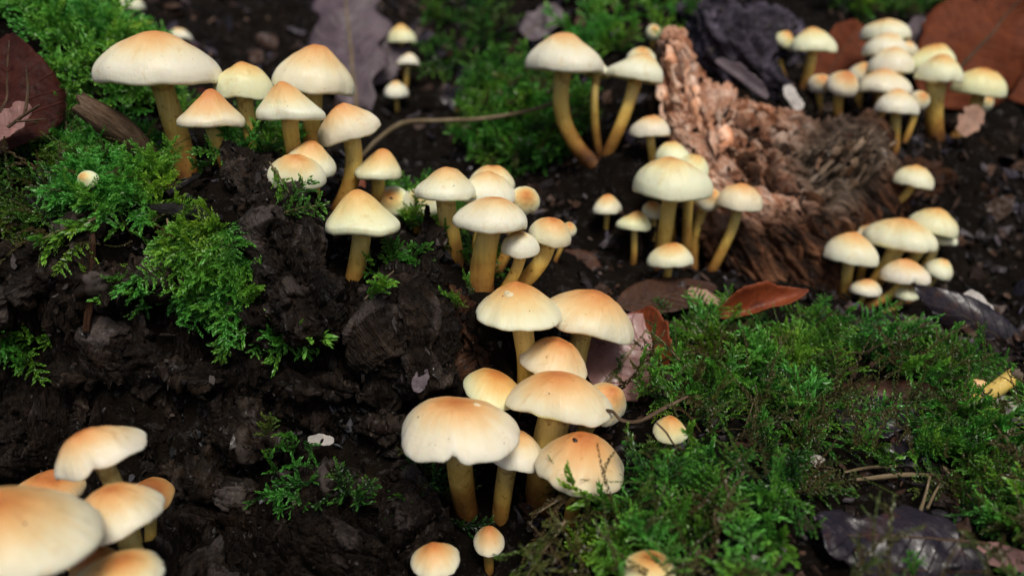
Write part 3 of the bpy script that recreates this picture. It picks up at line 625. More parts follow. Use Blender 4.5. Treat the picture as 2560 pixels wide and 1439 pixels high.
    side = RIGHT * (s['bend'] + r_.normal(0, .05) * Ln) + Vector((0, 1, 0)) * r_.normal(0, .05) * Ln
    p1 = foot + (top - foot) * 0.30 + Vector((0, 0, 1)) * 0.02 * Ln + side * 1.35
    p2 = top - s['axis'] * 0.32 * Ln * 0.8 - (top - foot).normalized() * 0.06 * Ln + side * 0.5
    t = np.linspace(0, 1, ns)[:, None]
    C = (1 - t) ** 3 * np.array(foot) + 3 * (1 - t) ** 2 * t * np.array(p1) + 3 * (1 - t) * t ** 2 * np.array(p2) + t ** 3 * np.array(top)
    T = np.gradient(C, axis=0); T /= np.linalg.norm(T, axis=1, keepdims=True)
    X = np.cross(np.array([0, 1.0, 0.15]), T); X /= np.linalg.norm(X, axis=1, keepdims=True); Y = np.cross(T, X)
    tk = np.linspace(0, 2 * np.pi, nk, endpoint=False)
    tt = t[:, 0]; rad = 0.86 * (s['rb'] * (1 - tt) + s['rt'] * tt) + 0.12 * s['rb'] * np.exp(-tt * 9) + 0.10 * s['rt'] * np.exp(-(1 - tt) * 14)
    q = np.column_stack([np.repeat(tt * 3, nk), np.tile(np.cos(tk), ns), np.tile(np.sin(tk), ns)])
    rad = rad[:, None] * (1 + 0.09 * fbm(q * 1.1 + i * 5.1, 3, i).reshape(ns, nk) + 0.035 * fbm(q * np.array([.5, 4, 4]) + i, 2, i + 3).reshape(ns, nk))
    S = C[:, None, :] + rad[..., None] * (X[:, None] * np.cos(tk)[None, :, None] + Y[:, None] * np.sin(tk)[None, :, None])
    me = fastmesh('stem', S.reshape(-1, 3) - np.array(base), gridfaces(ns, nk, True))
    attr(me, 'along', np.repeat(tt, nk))
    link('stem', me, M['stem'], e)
    return e, cap, fr, off

BUILT = [build_mushroom(s, i) for i, s in enumerate(specs)]

def blemish(word, u, v, r, mat, flat=0.3):
    """small fleck lying on a cap; u, v = place across the cap seen from the camera side"""
    for s, (e, cap, fr, off) in zip(specs, BUILT):
        if word in s['label']: break
    me = cap.data; co = np.empty(len(me.vertices) * 3, np.float32); me.vertices.foreach_get('co', co); co = co.reshape(-1, 3)
    tgt = off + (u * fr[0] * s['a'] + v * fr[1] * s['a'])
    loc = (co - off) @ fr.T; k = np.argmin((loc[:, 0] - u * s['a']) ** 2 + (loc[:, 1] - v * s['a']) ** 2 - 1e-6 * loc[:, 2])
    c = co[k]; nrm = np.array(me.vertices[int(k)].normal)
    th = np.linspace(0, 2 * np.pi, 10, endpoint=False); f2 = frame(Vector(nrm))
    rings = []
    for rr_, zz_ in ((1, -.25), (.92, .25), (.55, .8), (.12, 1)):
        w = 1 + .25 * np.sin(th * 2 + u * 9) + .15 * np.sin(th * 3 + 2)
        rings.append(np.column_stack([rr_ * w * np.cos(th), rr_ * w * np.sin(th), np.full(10, zz_ * flat)]) * r)
    link('fleck', fastmesh('fleck', np.concatenate(rings) @ f2 + c, gridfaces(4, 10, True)), M[mat], cap)
for i_, (s_, (e_, cap_, fr_, off_)) in enumerate(zip(specs, BUILT)):      # bits of soil and slug bites stuck on the nearer caps
    if s_['size'] == 's' or s_['group'] in (GE, GF, GG, GH): continue
    for q_ in range(rng.randint(0, 2)):
        an, ra = rng.uniform(-2.9, -.2), rng.uniform(.35, .92)
        blemish(s_['label'], ra * math.cos(an), ra * math.sin(an), rng.uniform(.00012, .00030), 'speck_dark' if rng.random() < .8 else 'speck_pale', .35)
blemish('white dot', .24, -.05, .0010, 'speck_pale', .45)
blemish('pale bump', -.30, -.25, .0016, 'speck_pale', .2)
blemish('bright orange crowned', -.22, -.10, .0009, 'speck_dark', .5)
blemish('bright orange crowned', .50, -.30, .0004, 'speck_dark', .5)
blemish('tiny black nick', -.05, -.55, .0004, 'speck_dark', .4)
blemish('dark speck half sunk', .10, -.3, .0006, 'speck_dark', .4)

# ------------------------------------------------------------------ decayed wood, sticks, leaves
def spline(P, n):
    """Catmull-Rom through the rows of P, n samples"""
    P = np.asarray(P, float); Q = np.vstack([2 * P[0] - P[1], P, 2 * P[-1] - P[-2]])
    t = np.linspace(0, len(P) - 1 - 1e-9, n); i = t.astype(int); f = (t - i)[:, None]
    a, b, c, d = Q[i], Q[i + 1], Q[i + 2], Q[i + 3]
    return 0.5 * (2 * b + (c - a) * f + (2 * a - 5 * b + 4 * c - d) * f ** 2 + (3 * b - a - 3 * c + d) * f ** 3)

def tube(name, pts, radii, mat, rough=0.15, seed=0, n=40, k=14, fibre=3.0, flat=1.0, cap=True, parent=None, loc=None, face=None, jag=0.0, ridge=0.0, crumb=0.0):
    """lofted, knobbly, fibrous body along a 3-D polyline"""
    C = spline([tuple(p) for p in pts], n); R = spline(np.array(radii)[:, None], n)[:, 0].clip(1e-5)
    if cap:
        C = np.vstack([C[0], C, C[-1]]); R = np.concatenate([[R[0] * .04], R, [R[-1] * .04]])
    m = len(C); T = np.gradient(C, axis=0)
    T[0], T[-1] = T[1], T[-2]; T /= np.linalg.norm(T, axis=1, keepdims=True) + 1e-12
    ref = np.array(face if face is not None else (0.05, -1, 0.25), float)
    Y = ref - (T @ ref)[:, None] * T; Y /= np.linalg.norm(Y, axis=1, keepdims=True) + 1e-9; X = np.cross(T, Y)
    th = np.linspace(0, 2 * np.pi, k, endpoint=False)
    s = np.concatenate([[0], np.cumsum(np.linalg.norm(np.diff(C, axis=0), axis=1))])
    Rm = R.max()
    ring = X[:, None] * np.cos(th)[None, :, None] + Y[:, None] * np.sin(th)[None, :, None] * flat
    V = C[:, None] + ring * R[:, None, None]
    q = np.column_stack([np.repeat(s / Rm / fibre, k), np.tile(np.cos(th), m) * 1.6, np.tile(np.sin(th), m) * 1.6]) + seed * 9.17
    nz = 0.6 * fbm(q * 1.2, 4, seed, .55) + 0.4 * fbm(q * np.array([1.0, 3.0, 3.0]), 3, seed + 50, .6)
    if ridge: nz = nz + ridge * fbm(q * np.array([.8, 2.2, 2.2]), 4, seed + 80, .6, True)
    V = V + ring * (rough * nz.reshape(m, k) * R[:, None])[..., None]
    tint_ = None
    if crumb and M_ROT.get(mat if isinstance(mat, str) else '', 0):
        hr, tint_ = rot(V.reshape(-1, 3), seed)
        V = V + ring * (M_ROT[mat] * hr.reshape(m, k) * np.minimum(R / Rm * 1.6, 1)[:, None])[..., None]
    if crumb:
        W3 = V.reshape(-1, 3); cr = fbm(W3 * 330, 3, seed + 60, .6, True) * .0011 + fbm(W3 * 120, 3, seed + 61) * .0022
        V = V + ring * (crumb * cr.reshape(m, k) * np.minimum(R / Rm * 2, 1)[:, None])[..., None]
    if jag:
        for end, sg in ((0, -1), (m - 1, 1)):
            for row, wgt in ((end, 1.0), (end - sg, 1.0), (end - 2 * sg, .5)):
                V[row] += T[row] * (sg * jag * Rm * wgt * fbm(np.column_stack([np.cos(th) * 2.5, np.sin(th) * 2.5, th * 0 + seed + end]), 3, seed + 4))[:, None]
    V = V.reshape(-1, 3)
    if loc is not None: V = V - np.array(loc)
    me = fastmesh(name, V, gridfaces(m, k, True)[:, ::-1])
    attr(me, 'fib', np.column_stack([np.repeat(s, k), np.tile(np.cos(th), m) * np.repeat(R, k), np.tile(np.sin(th), m) * np.repeat(R, k)]) + seed, 'FLOAT_VECTOR')
    if tint_ is not None: attr(me, 'tint', .03 + .94 * tint_)
    return link(name, me, M[mat] if isinstance(mat, str) else mat, parent)

M_ROT = dict(wood_dark=.75, wood_brown=.9, wood_orange=.6, wood_grey=.3)
def pts(*l): return [px(*p) for p in l]
def G(x, y, lift=.006): return (x, y, on_ground(x, y) - lift)
def fixd(p, lift): return p if len(p) == 3 else G(p[0], p[1], lift)
def mr(rpx, d): return rpx * d / FPX

def wood(label, cat, pieces, name='rotten_wood', group=None):
    """a lump of decayed wood made of several splintered pieces"""
    p0 = pieces[0]['p']; e = empty(name, px(*p0[-1])); tag(e, label, cat, group)
    for i, pc in enumerate(pieces):
        ds = [q[2] for q in pc['p']]
        tube(pc.get('n', 'splinter'), pts(*pc['p']), [mr(r, d) for r, d in zip(pc['r'], ds)], pc['m'], pc.get('rough', .45), pc.get('seed', i + 1), pc.get('seg', 130 if i == 0 else 60), pc.get('k', 110 if i == 0 else 44), pc.get('fibre', 2.0), pc.get('flat', 1.0), True, e, e.location, pc.get('face'), pc.get('jag', .5), pc.get('ridge', .35), pc.get('crumb', 1.7))
    return e

# broad splintered stump behind: one closed mass with torn front, pale fresh wood along its crest, grey fibres to the right
def far_stump():
    e = empty('rotten_stump', px(1850, 700, .365)); tag(e, 'broad splintered orange brown stump sloping down under the heaped mushrooms', 'rotten stump')
    top = spline([tuple(px(*p)) for p in ((1640, 120, .405), (1685, 75, .407), (1730, 140, .402), (1800, 215, .398), (1930, 258, .394), (2060, 300, .394), (2190, 300, .402), (2225, 430, .408))], 260)
    bot = spline([tuple(px(*p)) for p in ((1660, 420, .376), (1690, 500, .372), (1750, 600, .366), (1800, 700, .360), (1920, 730, .360), (2050, 710, .366), (2150, 640, .384), (2230, 540, .402))], 260)
    nf, nb = 210, 24
    vf = np.linspace(0, 1, nf); vb = np.linspace(1, 0, nb + 2)[1:-1]
    fwd = np.array(FWD); up = np.array((0, 0, 1.0))
    front = top[:, None] * (1 - vf)[None, :, None] + bot[:, None] * vf[None, :, None] - fwd * (0.012 * np.sin(np.pi * vf) ** .7)[None, :, None]
    back = top[:, None] * (1 - vb)[None, :, None] + bot[:, None] * vb[None, :, None] + fwd * (0.035 * np.sin(np.pi * (.1 + .9 * vb)) ** .5)[None, :, None]
    V = np.concatenate([front, back], 1); m, k = V.shape[:2]
    N = np.cross(np.gradient(V, axis=1), np.gradient(V, axis=0)); N /= np.linalg.norm(N, axis=2, keepdims=True) + 1e-12
    if (N[m // 2, nf // 2] @ fwd) > 0: N = -N
    P = V.reshape(-1, 3); ca, sa = math.cos(.55), math.sin(.55)
    Q = np.column_stack([P[:, 0] * ca + P[:, 2] * sa, P[:, 1], -P[:, 0] * sa + P[:, 2] * ca])          # grain leans
    h, tv = rot(Q, 131, 42., 130., (1, 1, .22))
    h = 1.25 * h + .010 * fbm(P * 24, 3, 132) + .0022 * fbm(Q * np.array([300, 300, 40]), 3, 133, .6, True)
    P = P + N.reshape(-1, 3) * h[:, None]
    me = fastmesh('core', P - np.array(e.location), gridfaces(m, k, True))
    u = np.repeat(np.linspace(0, 1, m), k); v = np.tile(np.concatenate([vf, vb]), m)
    nz = .22 * fbm(P * 45, 3, 134)
    pale = np.clip(1.9 - np.abs(u - .30) / .25 - 1.0 * np.maximum(v - .55, 0) / .22 + nz, 0, 1); grey = np.clip(1.3 - np.abs(u - .74) / .22 - np.abs(v - .30) / .42 + nz, 0, 1)
    attr(me, 'fib', np.column_stack([Q[:, 2], Q[:, 0], Q[:, 1]]), 'FLOAT_VECTOR'); attr(me, 'tint', .03 + .94 * tv); attr(me, 'zone', np.column_stack([smooth(pale), smooth(grey), v]), 'FLOAT_VECTOR')
    link('core', me, M['stump_wood'], e)
    for kk, (x, y, dx, hh, r) in enumerate([(1672, 110, 20, 150, 12), (1705, 130, 30, 170, 14), (1730, 190, 25, 160, 13), (1690, 260, 30, 130, 14), (1760, 240, 30, 150, 16), (1800, 250, -10, 140, 14), (1840, 265, -40, 120, 12), (1735, 330, 30, 130, 14), (1780, 380, 20, 120, 13), (1810, 340, 30, 110, 11), (1880, 262, 50, 20, 12), (1650, 190, 10, 120, 12)]):
        tube('splinter', pts((x, y, .388), (x + dx * .5, y + hh * .5, .379), (x + dx, y + hh, .374)), [mr(q, .38) for q in (2, r * .5, 2)], 'wood_orange', .5, 400 + kk, 50, 24, 6, .6, True, e, e.location, None, 1.0, .4, .6)
    for kk in range(26):
        x = 1930 + (kk * 53) % 190; y = 380 + (kk * 37) % 150
        tube('splinter', pts((x, y, .379), (x + 50, y - 38, .372), (x + 90 + 25 * (kk % 3), y - 75 - 10 * (kk % 4), .376)), [mr(q, .38) for q in (1.5, 2.6 + 1.2 * (kk % 3), 1)], 'wood_grey', .5, 430 + kk, 40, 16, 8, .7, True, e, e.location, None, 1.2, .3, .4)
    for kk in range(16):
        x = 1800 + (kk * 61) % 330; y = 470 + (kk * 41) % 160
        tube('splinter', pts((x, y, .374), (x - 22, y + 45, .366), (x - 40, y + 95, .361)), [mr(q, .37) for q in (1.5, 3.5 + 1.5 * (kk % 3), 1)], 'wood_brown' if kk % 3 else 'wood_orange', .5, 460 + kk, 40, 16, 8, .6, True, e, e.location, None, 1.2, .3, .5)
far_stump()
wood('violet grey crumbly wood heap behind the orange mass', 'rotten wood', [
    dict(p=[(1770, 60, .46), (1810, 120, .445), (1870, 190, .435), (1940, 240, .43)], r=[40, 66, 66, 30], m='wood_violet', seed=91, n='core', rough=.6, ridge=.7),
    dict(p=[(1860, 40, .48), (1920, 100, .465), (1960, 160, .455)], r=[30, 56, 30], m='wood_violet', seed=93, rough=.6, ridge=.7),
    dict(p=[(1700, 40, .49), (1760, 20, .49), (1830, 30, .49)], r=[20, 40, 24], m='wood_violet', seed=95, rough=.6, ridge=.7),
])
wood('brown crumbling wood lying below the orange mass', 'rotten wood', [
    dict(p=[(1880, 330, .398), (1880, 440, .395), (1900, 560, .392), (1880, 690, .375)], r=[60, 100, 130, 90], m='wood_brown', seed=31, n='core', rough=.4, ridge=.5),
    dict(p=[(2080, 470, .398), (2060, 560, .395), (2000, 650, .388)], r=[60, 92, 60], m='wood_brown', seed=33, rough=.45),
    dict(p=[(1930, 520, .372), (1880, 590, .366), (1820, 660, .36)], r=[10, 22, 12], m='wood_orange', seed=36),
    dict(p=[(2020, 520, .402), (2180, 470, .405), (2330, 470, .41), (2480, 520, .412)], r=[50, 62, 58, 40], m='wood_brown', seed=39, fibre=5, seg=90, k=60),
    dict(p=[(1960, 690, .365), (2040, 620, .372), (2100, 560, .38)], r=[16, 40, 30], m='wood_brown', seed=40),
    dict(p=[(1820, 480, .378), (1860, 570, .372), (1850, 680, .362)], r=[10, 26, 16], m='wood_brown', seed=42, fibre=5),
    dict(p=[(1960, 500, .376), (1975, 590, .372), (1950, 690, .362)], r=[10, 28, 16], m='wood_brown', seed=44, fibre=5),
    dict(p=[(2130, 480, .388), (2090, 540, .384), (2040, 570, .382)], r=[12, 20, 10], m='wood_orange', seed=38),
])
# black shards and lumps of the near stump edge
wood('black jagged wood shard rising in front of the ledge mushrooms', 'rotten wood', [
    dict(p=[(578, 375, .262), (620, 430, .259), (670, 500, .256), (715, 590, .252), (740, 700, .250)], r=[16, 48, 62, 78, 70], m='wood_dark', seed=41, n='core', rough=.4, flat=.55, jag=.8, ridge=.4),
    dict(p=[(640, 500, .252), (665, 570, .249), (690, 660, .247)], r=[10, 26, 14], m='wood_dark', seed=43),
])
wood('dark brown crumbly wood lump beneath the black jagged shard', 'rotten wood', [
    dict(p=[(690, 610, .251), (740, 690, .246), (790, 780, .244), (830, 850, .245)], r=[40, 74, 88, 50], m='wood_dark', seed=45, n='core', rough=.4, ridge=.6),
    dict(p=[(640, 720, .248), (660, 790, .245), (690, 850, .245)], r=[24, 50, 30], m='wood_dark', seed=47, ridge=.6),
])
wood('flat dark bark flake with toothed top beside the single bell mushroom', 'bark', [
    dict(p=[(1000, 680, .248), (1010, 760, .246), (1030, 850, .246), (1060, 960, .246)], r=[44, 96, 118, 70], m='wood_dark', seed=51, n='core', rough=.3, flat=.35, jag=.5, ridge=.5),
    dict(p=[(880, 770, .247), (920, 830, .244), (960, 900, .244)], r=[26, 60, 40], m='wood_dark', seed=53, flat=.5),
], name='bark_flake')
wood('thin upright bark splinter between the tuft and the clump', 'bark', [
    dict(p=[(1068, 520, .272), (1066, 580, .268), (1050, 660, .262), (1040, 730, .260)], r=[4, 34, 58, 50], m='wood_dark', seed=55, flat=.5, n='core', rough=.3),
    dict(p=[(1120, 720, .258), (1150, 800, .256), (1185, 880, .256), (1225, 960, .258)], r=[24, 42, 46, 30], m='wood_brown', seed=57, rough=.5),
], name='bark_flake')
wood('long dark weathered root running down from the mossy ledge', 'root', [
    dict(p=[(270, 545, .262), (180, 600, .258), (90, 660, .258), (-40, 730, .258), (-160, 800, .258)], r=[22, 36, 46, 54, 60], m='wood_dark', seed=61, n='core', fibre=6, rough=.3, ridge=.35),
    dict(p=[(240, 620, .256), (120, 690, .254), (-30, 780, .252)], r=[10, 20, 22], m='wood_dark', seed=63, fibre=6),
], name='dead_root')
# torn face of the near stump: upright slabs hugging the slope and ledges jutting over hollows
stump = empty('rotten_stump', px(650, 1400, on_ground(650, 1400))); tag(stump, 'black rotting stump face with torn upright slabs below the mossy ledge', 'rotten stump')
fx = np.arange(-.27, .012, .0009); fy = np.arange(.165, .292, .00042)
FX, FY = np.meshgrid(fx, fy); FXY = np.stack([FX.ravel(), FY.ravel()], 1)
FV = np.column_stack([FXY, base_height(FXY)]); Gq = FV.reshape(len(fy), len(fx), 3)
FN = np.cross(np.gradient(Gq, axis=1), np.gradient(Gq, axis=0)); FN /= np.linalg.norm(FN, axis=2, keepdims=True)
for _ in range(6): FN[1:-1, 1:-1] = (FN[1:-1, 1:-1] + FN[:-2, 1:-1] + FN[2:, 1:-1] + FN[1:-1, :-2] + FN[1:-1, 2:]) / 5
FN = (FN / np.linalg.norm(FN, axis=2, keepdims=True)).reshape(-1, 3)
mask = face_zone(FV).astype(float).reshape(len(fy), len(fx))
for _ in range(14): mask[1:-1, 1:-1] = (mask[1:-1, 1:-1] * 2 + mask[:-2, 1:-1] + mask[2:, 1:-1] + mask[1:-1, :-2] + mask[1:-1, 2:]) / 6
mask[0] = mask[-1] = 0; mask[:, 0] = mask[:, -1] = 0
mask = mask.ravel(); hr, tv = rot(FV, 77, 62., 210., (1, 1, .16))
hr = hr * 1.45 + .0035 * fbm(FV * np.array([210, 210, 42]), 4, 79, .6, True) + .015 * fbm(FV * np.array([36, 36, 26]), 3, 78) + .002
FV = FV + FN * (hr * mask - .010 * (1 - mask))[:, None]
keep = (mask > .02).reshape(len(fy), len(fx)); kf = keep[:-1, :-1] & keep[1:, :-1] & keep[:-1, 1:] & keep[1:, 1:]
me = fastmesh('torn_face', FV - np.array(stump.location), gridfaces(len(fy), len(fx))[kf.ravel()])
attr(me, 'fib', np.column_stack([FV[:, 2], FV[:, 0], FV[:, 1]]), 'FLOAT_VECTOR'); attr(me, 'tint', .03 + .94 * tv)
me.polygons.foreach_set('use_smooth', np.zeros(len(me.polygons), bool)); link('torn_face', me, M['wood_dark'], stump)
sl_ = random.Random(21)
def slab(ps, rs, lift, seed, flat, mat='wood_dark', **kw):
    q = [(x, y, on_ground(x, y) - lf) for (x, y), lf in zip(ps, lift)]
    tube('wood_slab', pts(*q), [mr(r, p[2]) for r, p in zip(rs, q)], mat, kw.get('rough', .45), seed, 60, 40, kw.get('fibre', 5.0), flat, True, stump, stump.location, None, 1.0, .6, 1.3)
for i in range(20):
    x = sl_.uniform(60, 1190); y = sl_.uniform(700, 1300); h_ = sl_.uniform(70, 240); r0 = sl_.uniform(14, 48); dx = sl_.uniform(-40, 40)
    if x > 900 and y < 800: continue
    l0 = sl_.uniform(.001, .006)
    slab([(x, y), (x + dx * .5, y + h_ * .5), (x + dx, y + h_)], [r0 * .5, r0, r0 * sl_.uniform(.3, .8)], [l0, l0 * .8, l0 * .1], 300 + i, sl_.uniform(.35, .7), 'wood_dark')
for i, (x0, y0, x1, y1, r0, lf) in enumerate([(120, 700, 330, 690, 34, .008), (300, 700, 560, 715, 38, .010), (520, 740, 640, 790, 34, .008), (380, 930, 620, 960, 30, .007), (120, 930, 300, 960, 30, .008), (520, 1080, 760, 1130, 30, .007), (700, 950, 960, 990, 32, .008), (420, 1180, 560, 1230, 28, .007), (760, 1200, 1000, 1240, 28, .006), (900, 1060, 1130, 1100, 28, .006)]):
    slab([(x0, y0), ((x0 + x1) / 2, (y0 + y1) / 2 + sl_.uniform(-14, 14)), (x1, y1)], [r0 * .5, r0, r0 * .5], [lf * .4, lf, lf * .4], 360 + i, .8, rough=.6)
# lumps down the rotten face
lump = random.Random(5)
for i in range(14):
    x = lump.uniform(120, 1180); y = lump.uniform(780, 1430)
    if x < 430 and y > 1020: continue
    d = on_ground(x, y); r = lump.uniform(12, 60); a = lump.uniform(-.5, .5)
    c = px(x, y, d); ax = Vector((math.sin(a) * .6, -.25, -1)).normalized()
    L = mr(r, d) * lump.uniform(.9, 2.0)
    tube('wood_crumb', [c - ax * L, c, c + ax * L], [mr(r * .5, d), mr(r, d), mr(r * .4, d)], 'wood_dark', .6, 200 + i, 34, 30, 1.6, lump.uniform(.5, .9), True, floor, jag=.6, ridge=.6, crumb=1.2)

def stick(name, label, cat, p, r, mat, rough=.18, seed=0, k=12, seg=50, group=None, jag=.3, fibre=4, ridge=.15, twigs=(), lift=.007):
    p = [fixd(q, lift) for q in p]; twigs = [([fixd(q, lift + .001) for q in tp], tr) for tp, tr in twigs]
    e = empty(name, px(*p[0])); tag(e, label, cat, group)
    tube('shaft', pts(*p), [mr(a, q[2]) for a, q in zip(r, p)], mat, rough, seed, seg, k, fibre, 1, True, e, e.location, None, jag, ridge)
    for j, (tp, tr) in enumerate(twigs):
        tube('side_shoot', pts(*tp), [mr(a, q[2]) for a, q in zip(tr, tp)], mat, rough, seed + 7 + j, 24, 8, fibre, 1, True, e, e.location)
    return e

stick('broken_stick', 'short broken brown stick with pale frayed end left of the largest flat mushroom', 'stick', [(205, 262, .270), (270, 305, .273), (330, 350, .278), (400, 420, .286)], [26, 34, 32, 26], 'bark', .35, 71, 22, 60, jag=1.0, ridge=.4)
stick('tendril', 'long thin pale tendril arching across the dark gap', 'stem', [(900, 395, .40), (950, 345, .40), (1010, 308, .40), (1100, 302, .395), (1210, 297, .39), (1330, 275, .378), (1430, 238, .372)], [4, 6, 7, 6, 6, 5, 4], 'dry_stalk', .12, 73, 8, 70, jag=.2)
stick('black_twig', 'black wet twig leaning on the stem of the largest flat mushroom', 'twig', [(420, 486, .258), (460, 460, .260), (500, 438, .264)], [9, 8, 6], 'bark_black', .15, 75)
stick('black_twig', 'thick black wet twig lying level under the moss cushion', 'twig', [(372, 522, .256), (440, 528, .252), (500, 538, .250), (552, 552, .250)], [12, 20, 21, 14], 'bark_black', .2, 77, 14)
stick('black_twig', 'slim black twig slanting across the shaded ledge moss', 'twig', [(70, 495, .262), (110, 535, .259), (150, 572, .257)], [6, 8, 8], 'bark_black', .15, 79)
stick('bark_strip', 'narrow upright brown bark strip hanging below the ledge moss', 'bark', [(232, 585, .252), (230, 660, .250), (225, 740, .250), (215, 830, .251)], [6, 9, 10, 8], 'wood_brown', .3, 81)
stick('bare_twig', 'forked bare twig in front of the maroon leaf', 'twig', [(20, 318, .258), (60, 288, .258), (100, 262, .258)], [4, 4, 3], 'bark', .2, 83, twigs=[([(40, 304, .258), (70, 302, .257), (115, 298, .256)], [3, 3, 2]), ([(62, 286, .258), (70, 230, .259), (66, 165, .260)], [4, 4, 2])])
stick('moss_stalk', 'dark curled moss stalk looping over the yellow orange cap', 'stalk', [(1500, 1065, .232), (1505, 1030, .229), (1530, 1028, .228), (1555, 1050, .228), (1600, 1052, .230), (1660, 1020, .232), (1720, 990, .236)], [3, 4, 4, 4, 5, 5, 3], 'bark', .5, 85, 10)
stick('bare_twig', 'thin dark twig crossing the egg shaped orange mushroom', 'twig', [(1640, 1055, .217), (1665, 1080, .216), (1690, 1115, .217), (1730, 1130, .221)], [2.5, 2.5, 2.5, 2], 'bark', .2, 87, 8)
stick('bare_twig', 'tan root twig lying across dark leaf scraps on the moss slope', 'twig', [(2140, 1198), (2200, 1192), (2260, 1186), (2335, 1186)], [4, 6, 6, 4], 'dry_stalk', .2, 89, 10)
stick('bare_twig', 'upper tan root twig parallel to the longer one on the moss slope', 'twig', [(2110, 1180), (2170, 1168), (2240, 1165)], [3, 4, 3], 'dry_stalk', .2, 90, 10)
stick('bare_twig', 'brown twig sloping down to the petiole of the dark wet leaf', 'twig', [(2460, 1230), (2500, 1265), (2535, 1300)], [5, 7, 5], 'bark', .2, 91, 10)
stick('bare_twig', 'thin forked dry twig standing in the moss above the dark wet leaf', 'twig', [(2300, 1280), (2312, 1240), (2325, 1190)], [5, 3.5, 3], 'dry_stalk', .25, 93, 8, twigs=[([(2318, 1270), (2335, 1235), (2352, 1205)], [4, 3, 2])])
stick('bare_twig', 'crooked brown twig in the moss beside the bright orange crowned mushroom', 'twig', [(1480, 1330), (1475, 1285), (1510, 1262), (1570, 1250), (1630, 1232)], [4, 5, 4, 5, 3], 'bark', .3, 95, 8)
stick('bare_twig', 'small grey brown twig on the moss near the half buried orange cap', 'twig', [(1664, 1328), (1700, 1312), (1730, 1316)], [3, 4, 2], 'dry_stalk', .3, 97, 8)
stick('bare_twig', 'dark twig across the moss under the egg shaped orange mushroom', 'twig', [(1620, 1246), (1690, 1240), (1760, 1236)], [4, 6, 4], 'bark', .3, 98, 8)

# leaves -------------------------------------------------------------------
def leaf(label, base, tip, width, face, mat, kind='beech', curl=0.0, bend=0.0, wave=0.06, seed=0, petiole=0.0, group=None, cut=None, lift=.006):
    base, tip = fixd(base, lift), fixd(tip, lift)
    B, Tp = px(*base), px(*tip); L = (Tp - B).length; T = (Tp - B).normalized()
    Nn = Vector(face); Nn = (Nn - T * Nn.dot(T)).normalized(); S = T.cross(Nn)
    nu, nv = 56, 17
    u = np.linspace(0, 1, nu); s = np.linspace(-1, 1, nv)
    if kind == 'oak': w = np.sin(np.pi * np.clip(u * .98 + .01, 0, 1)) ** .6 * (.35 + .65 * u ** .6) * (1 - .34 * (0.5 + .5 * np.cos(u * 2 * np.pi * 4.2)) ** 1.4)
    elif kind == 'scrap': w = np.sin(np.pi * np.clip(u * .96 + .02, 0, 1)) ** .35 * (1 + .25 * fbm(np.column_stack([u * 7, u * 0 + seed, u * 0]), 3, seed))
    else: w = np.sin(np.pi * np.clip(u * .985 + .005, 0, 1) ** .85) ** .8
    w2 = w * (1 + .05 * fbm(np.column_stack([u * 24, u * 0 + seed, u * 0]), 2, seed + 1)); w1 = w * (1 + .05 * fbm(np.column_stack([u * 24, u * 0 + seed, u * 0 + 9]), 2, seed + 2))
    if kind == 'scrap': w1 = w1 * (1 + .3 * fbm(np.column_stack([u * 6, u * 0 + seed, u * 0 + 5]), 3, seed + 3))
    if cut is not None:                                   # bite taken out of one side
        c0, cw, cdp = cut; w2 = w2 * (1 - cdp * np.exp(-((u - c0) / cw) ** 4))
    half = np.where(s[None] < 0, w1[:, None], w2[:, None]) * width / 2
    X = s[None] * half; Yl = np.repeat(u[:, None] * L, nv, 1)
    q = np.stack([X / L * 3 + seed, Yl / L * 3, np.zeros_like(X)], -1).reshape(-1, 3)
    Zl = curl * width * (X / (width / 2)) ** 2 + bend * L * (4 * u * (1 - u))[:, None] + wave * width * fbm(q * 1.3, 3, seed).reshape(nu, nv) + 0.03 * width * np.abs(s[None]) * np.ones_like(X)
    V = np.array(S)[None, None] * X[..., None] + np.array(T)[None, None] * Yl[..., None] + np.array(Nn)[None, None] * Zl[..., None]
    e = empty('fallen_leaf', B); tag(e, label, 'leaf', group)
    me = fastmesh('blade', V.reshape(-1, 3), gridfaces(nu, nv)); attr(me, 'leaf', np.stack([np.repeat(u[:, None], nv, 1), np.repeat(s[None], nu, 0), np.zeros((nu, nv))], -1).reshape(-1, 3), 'FLOAT_VECTOR')
    o = link('blade', me, M[mat], e); md = o.modifiers.new('thickness', 'SOLIDIFY'); md.thickness = 0.00035; md.offset = 0
    mid = V[::4, nv // 2] + np.array(B); m0 = [Vector(p) for p in mid]
    if petiole: m0 = [B - T * petiole * L - Nn * .1 * petiole * L, B - T * petiole * .5 * L] + m0
    tube('midrib', m0, [width * .022] * 2 + [width * .020 * (1 - .8 * k / len(m0)) for k in range(len(m0) - 2)], 'bark' if mat not in ('leaf_grey', 'leaf_tan', 'leaf_white', 'leaf_pink') else 'dry_stalk', .1, seed, 30, 8, 4, 1, True, o, B)
    return e

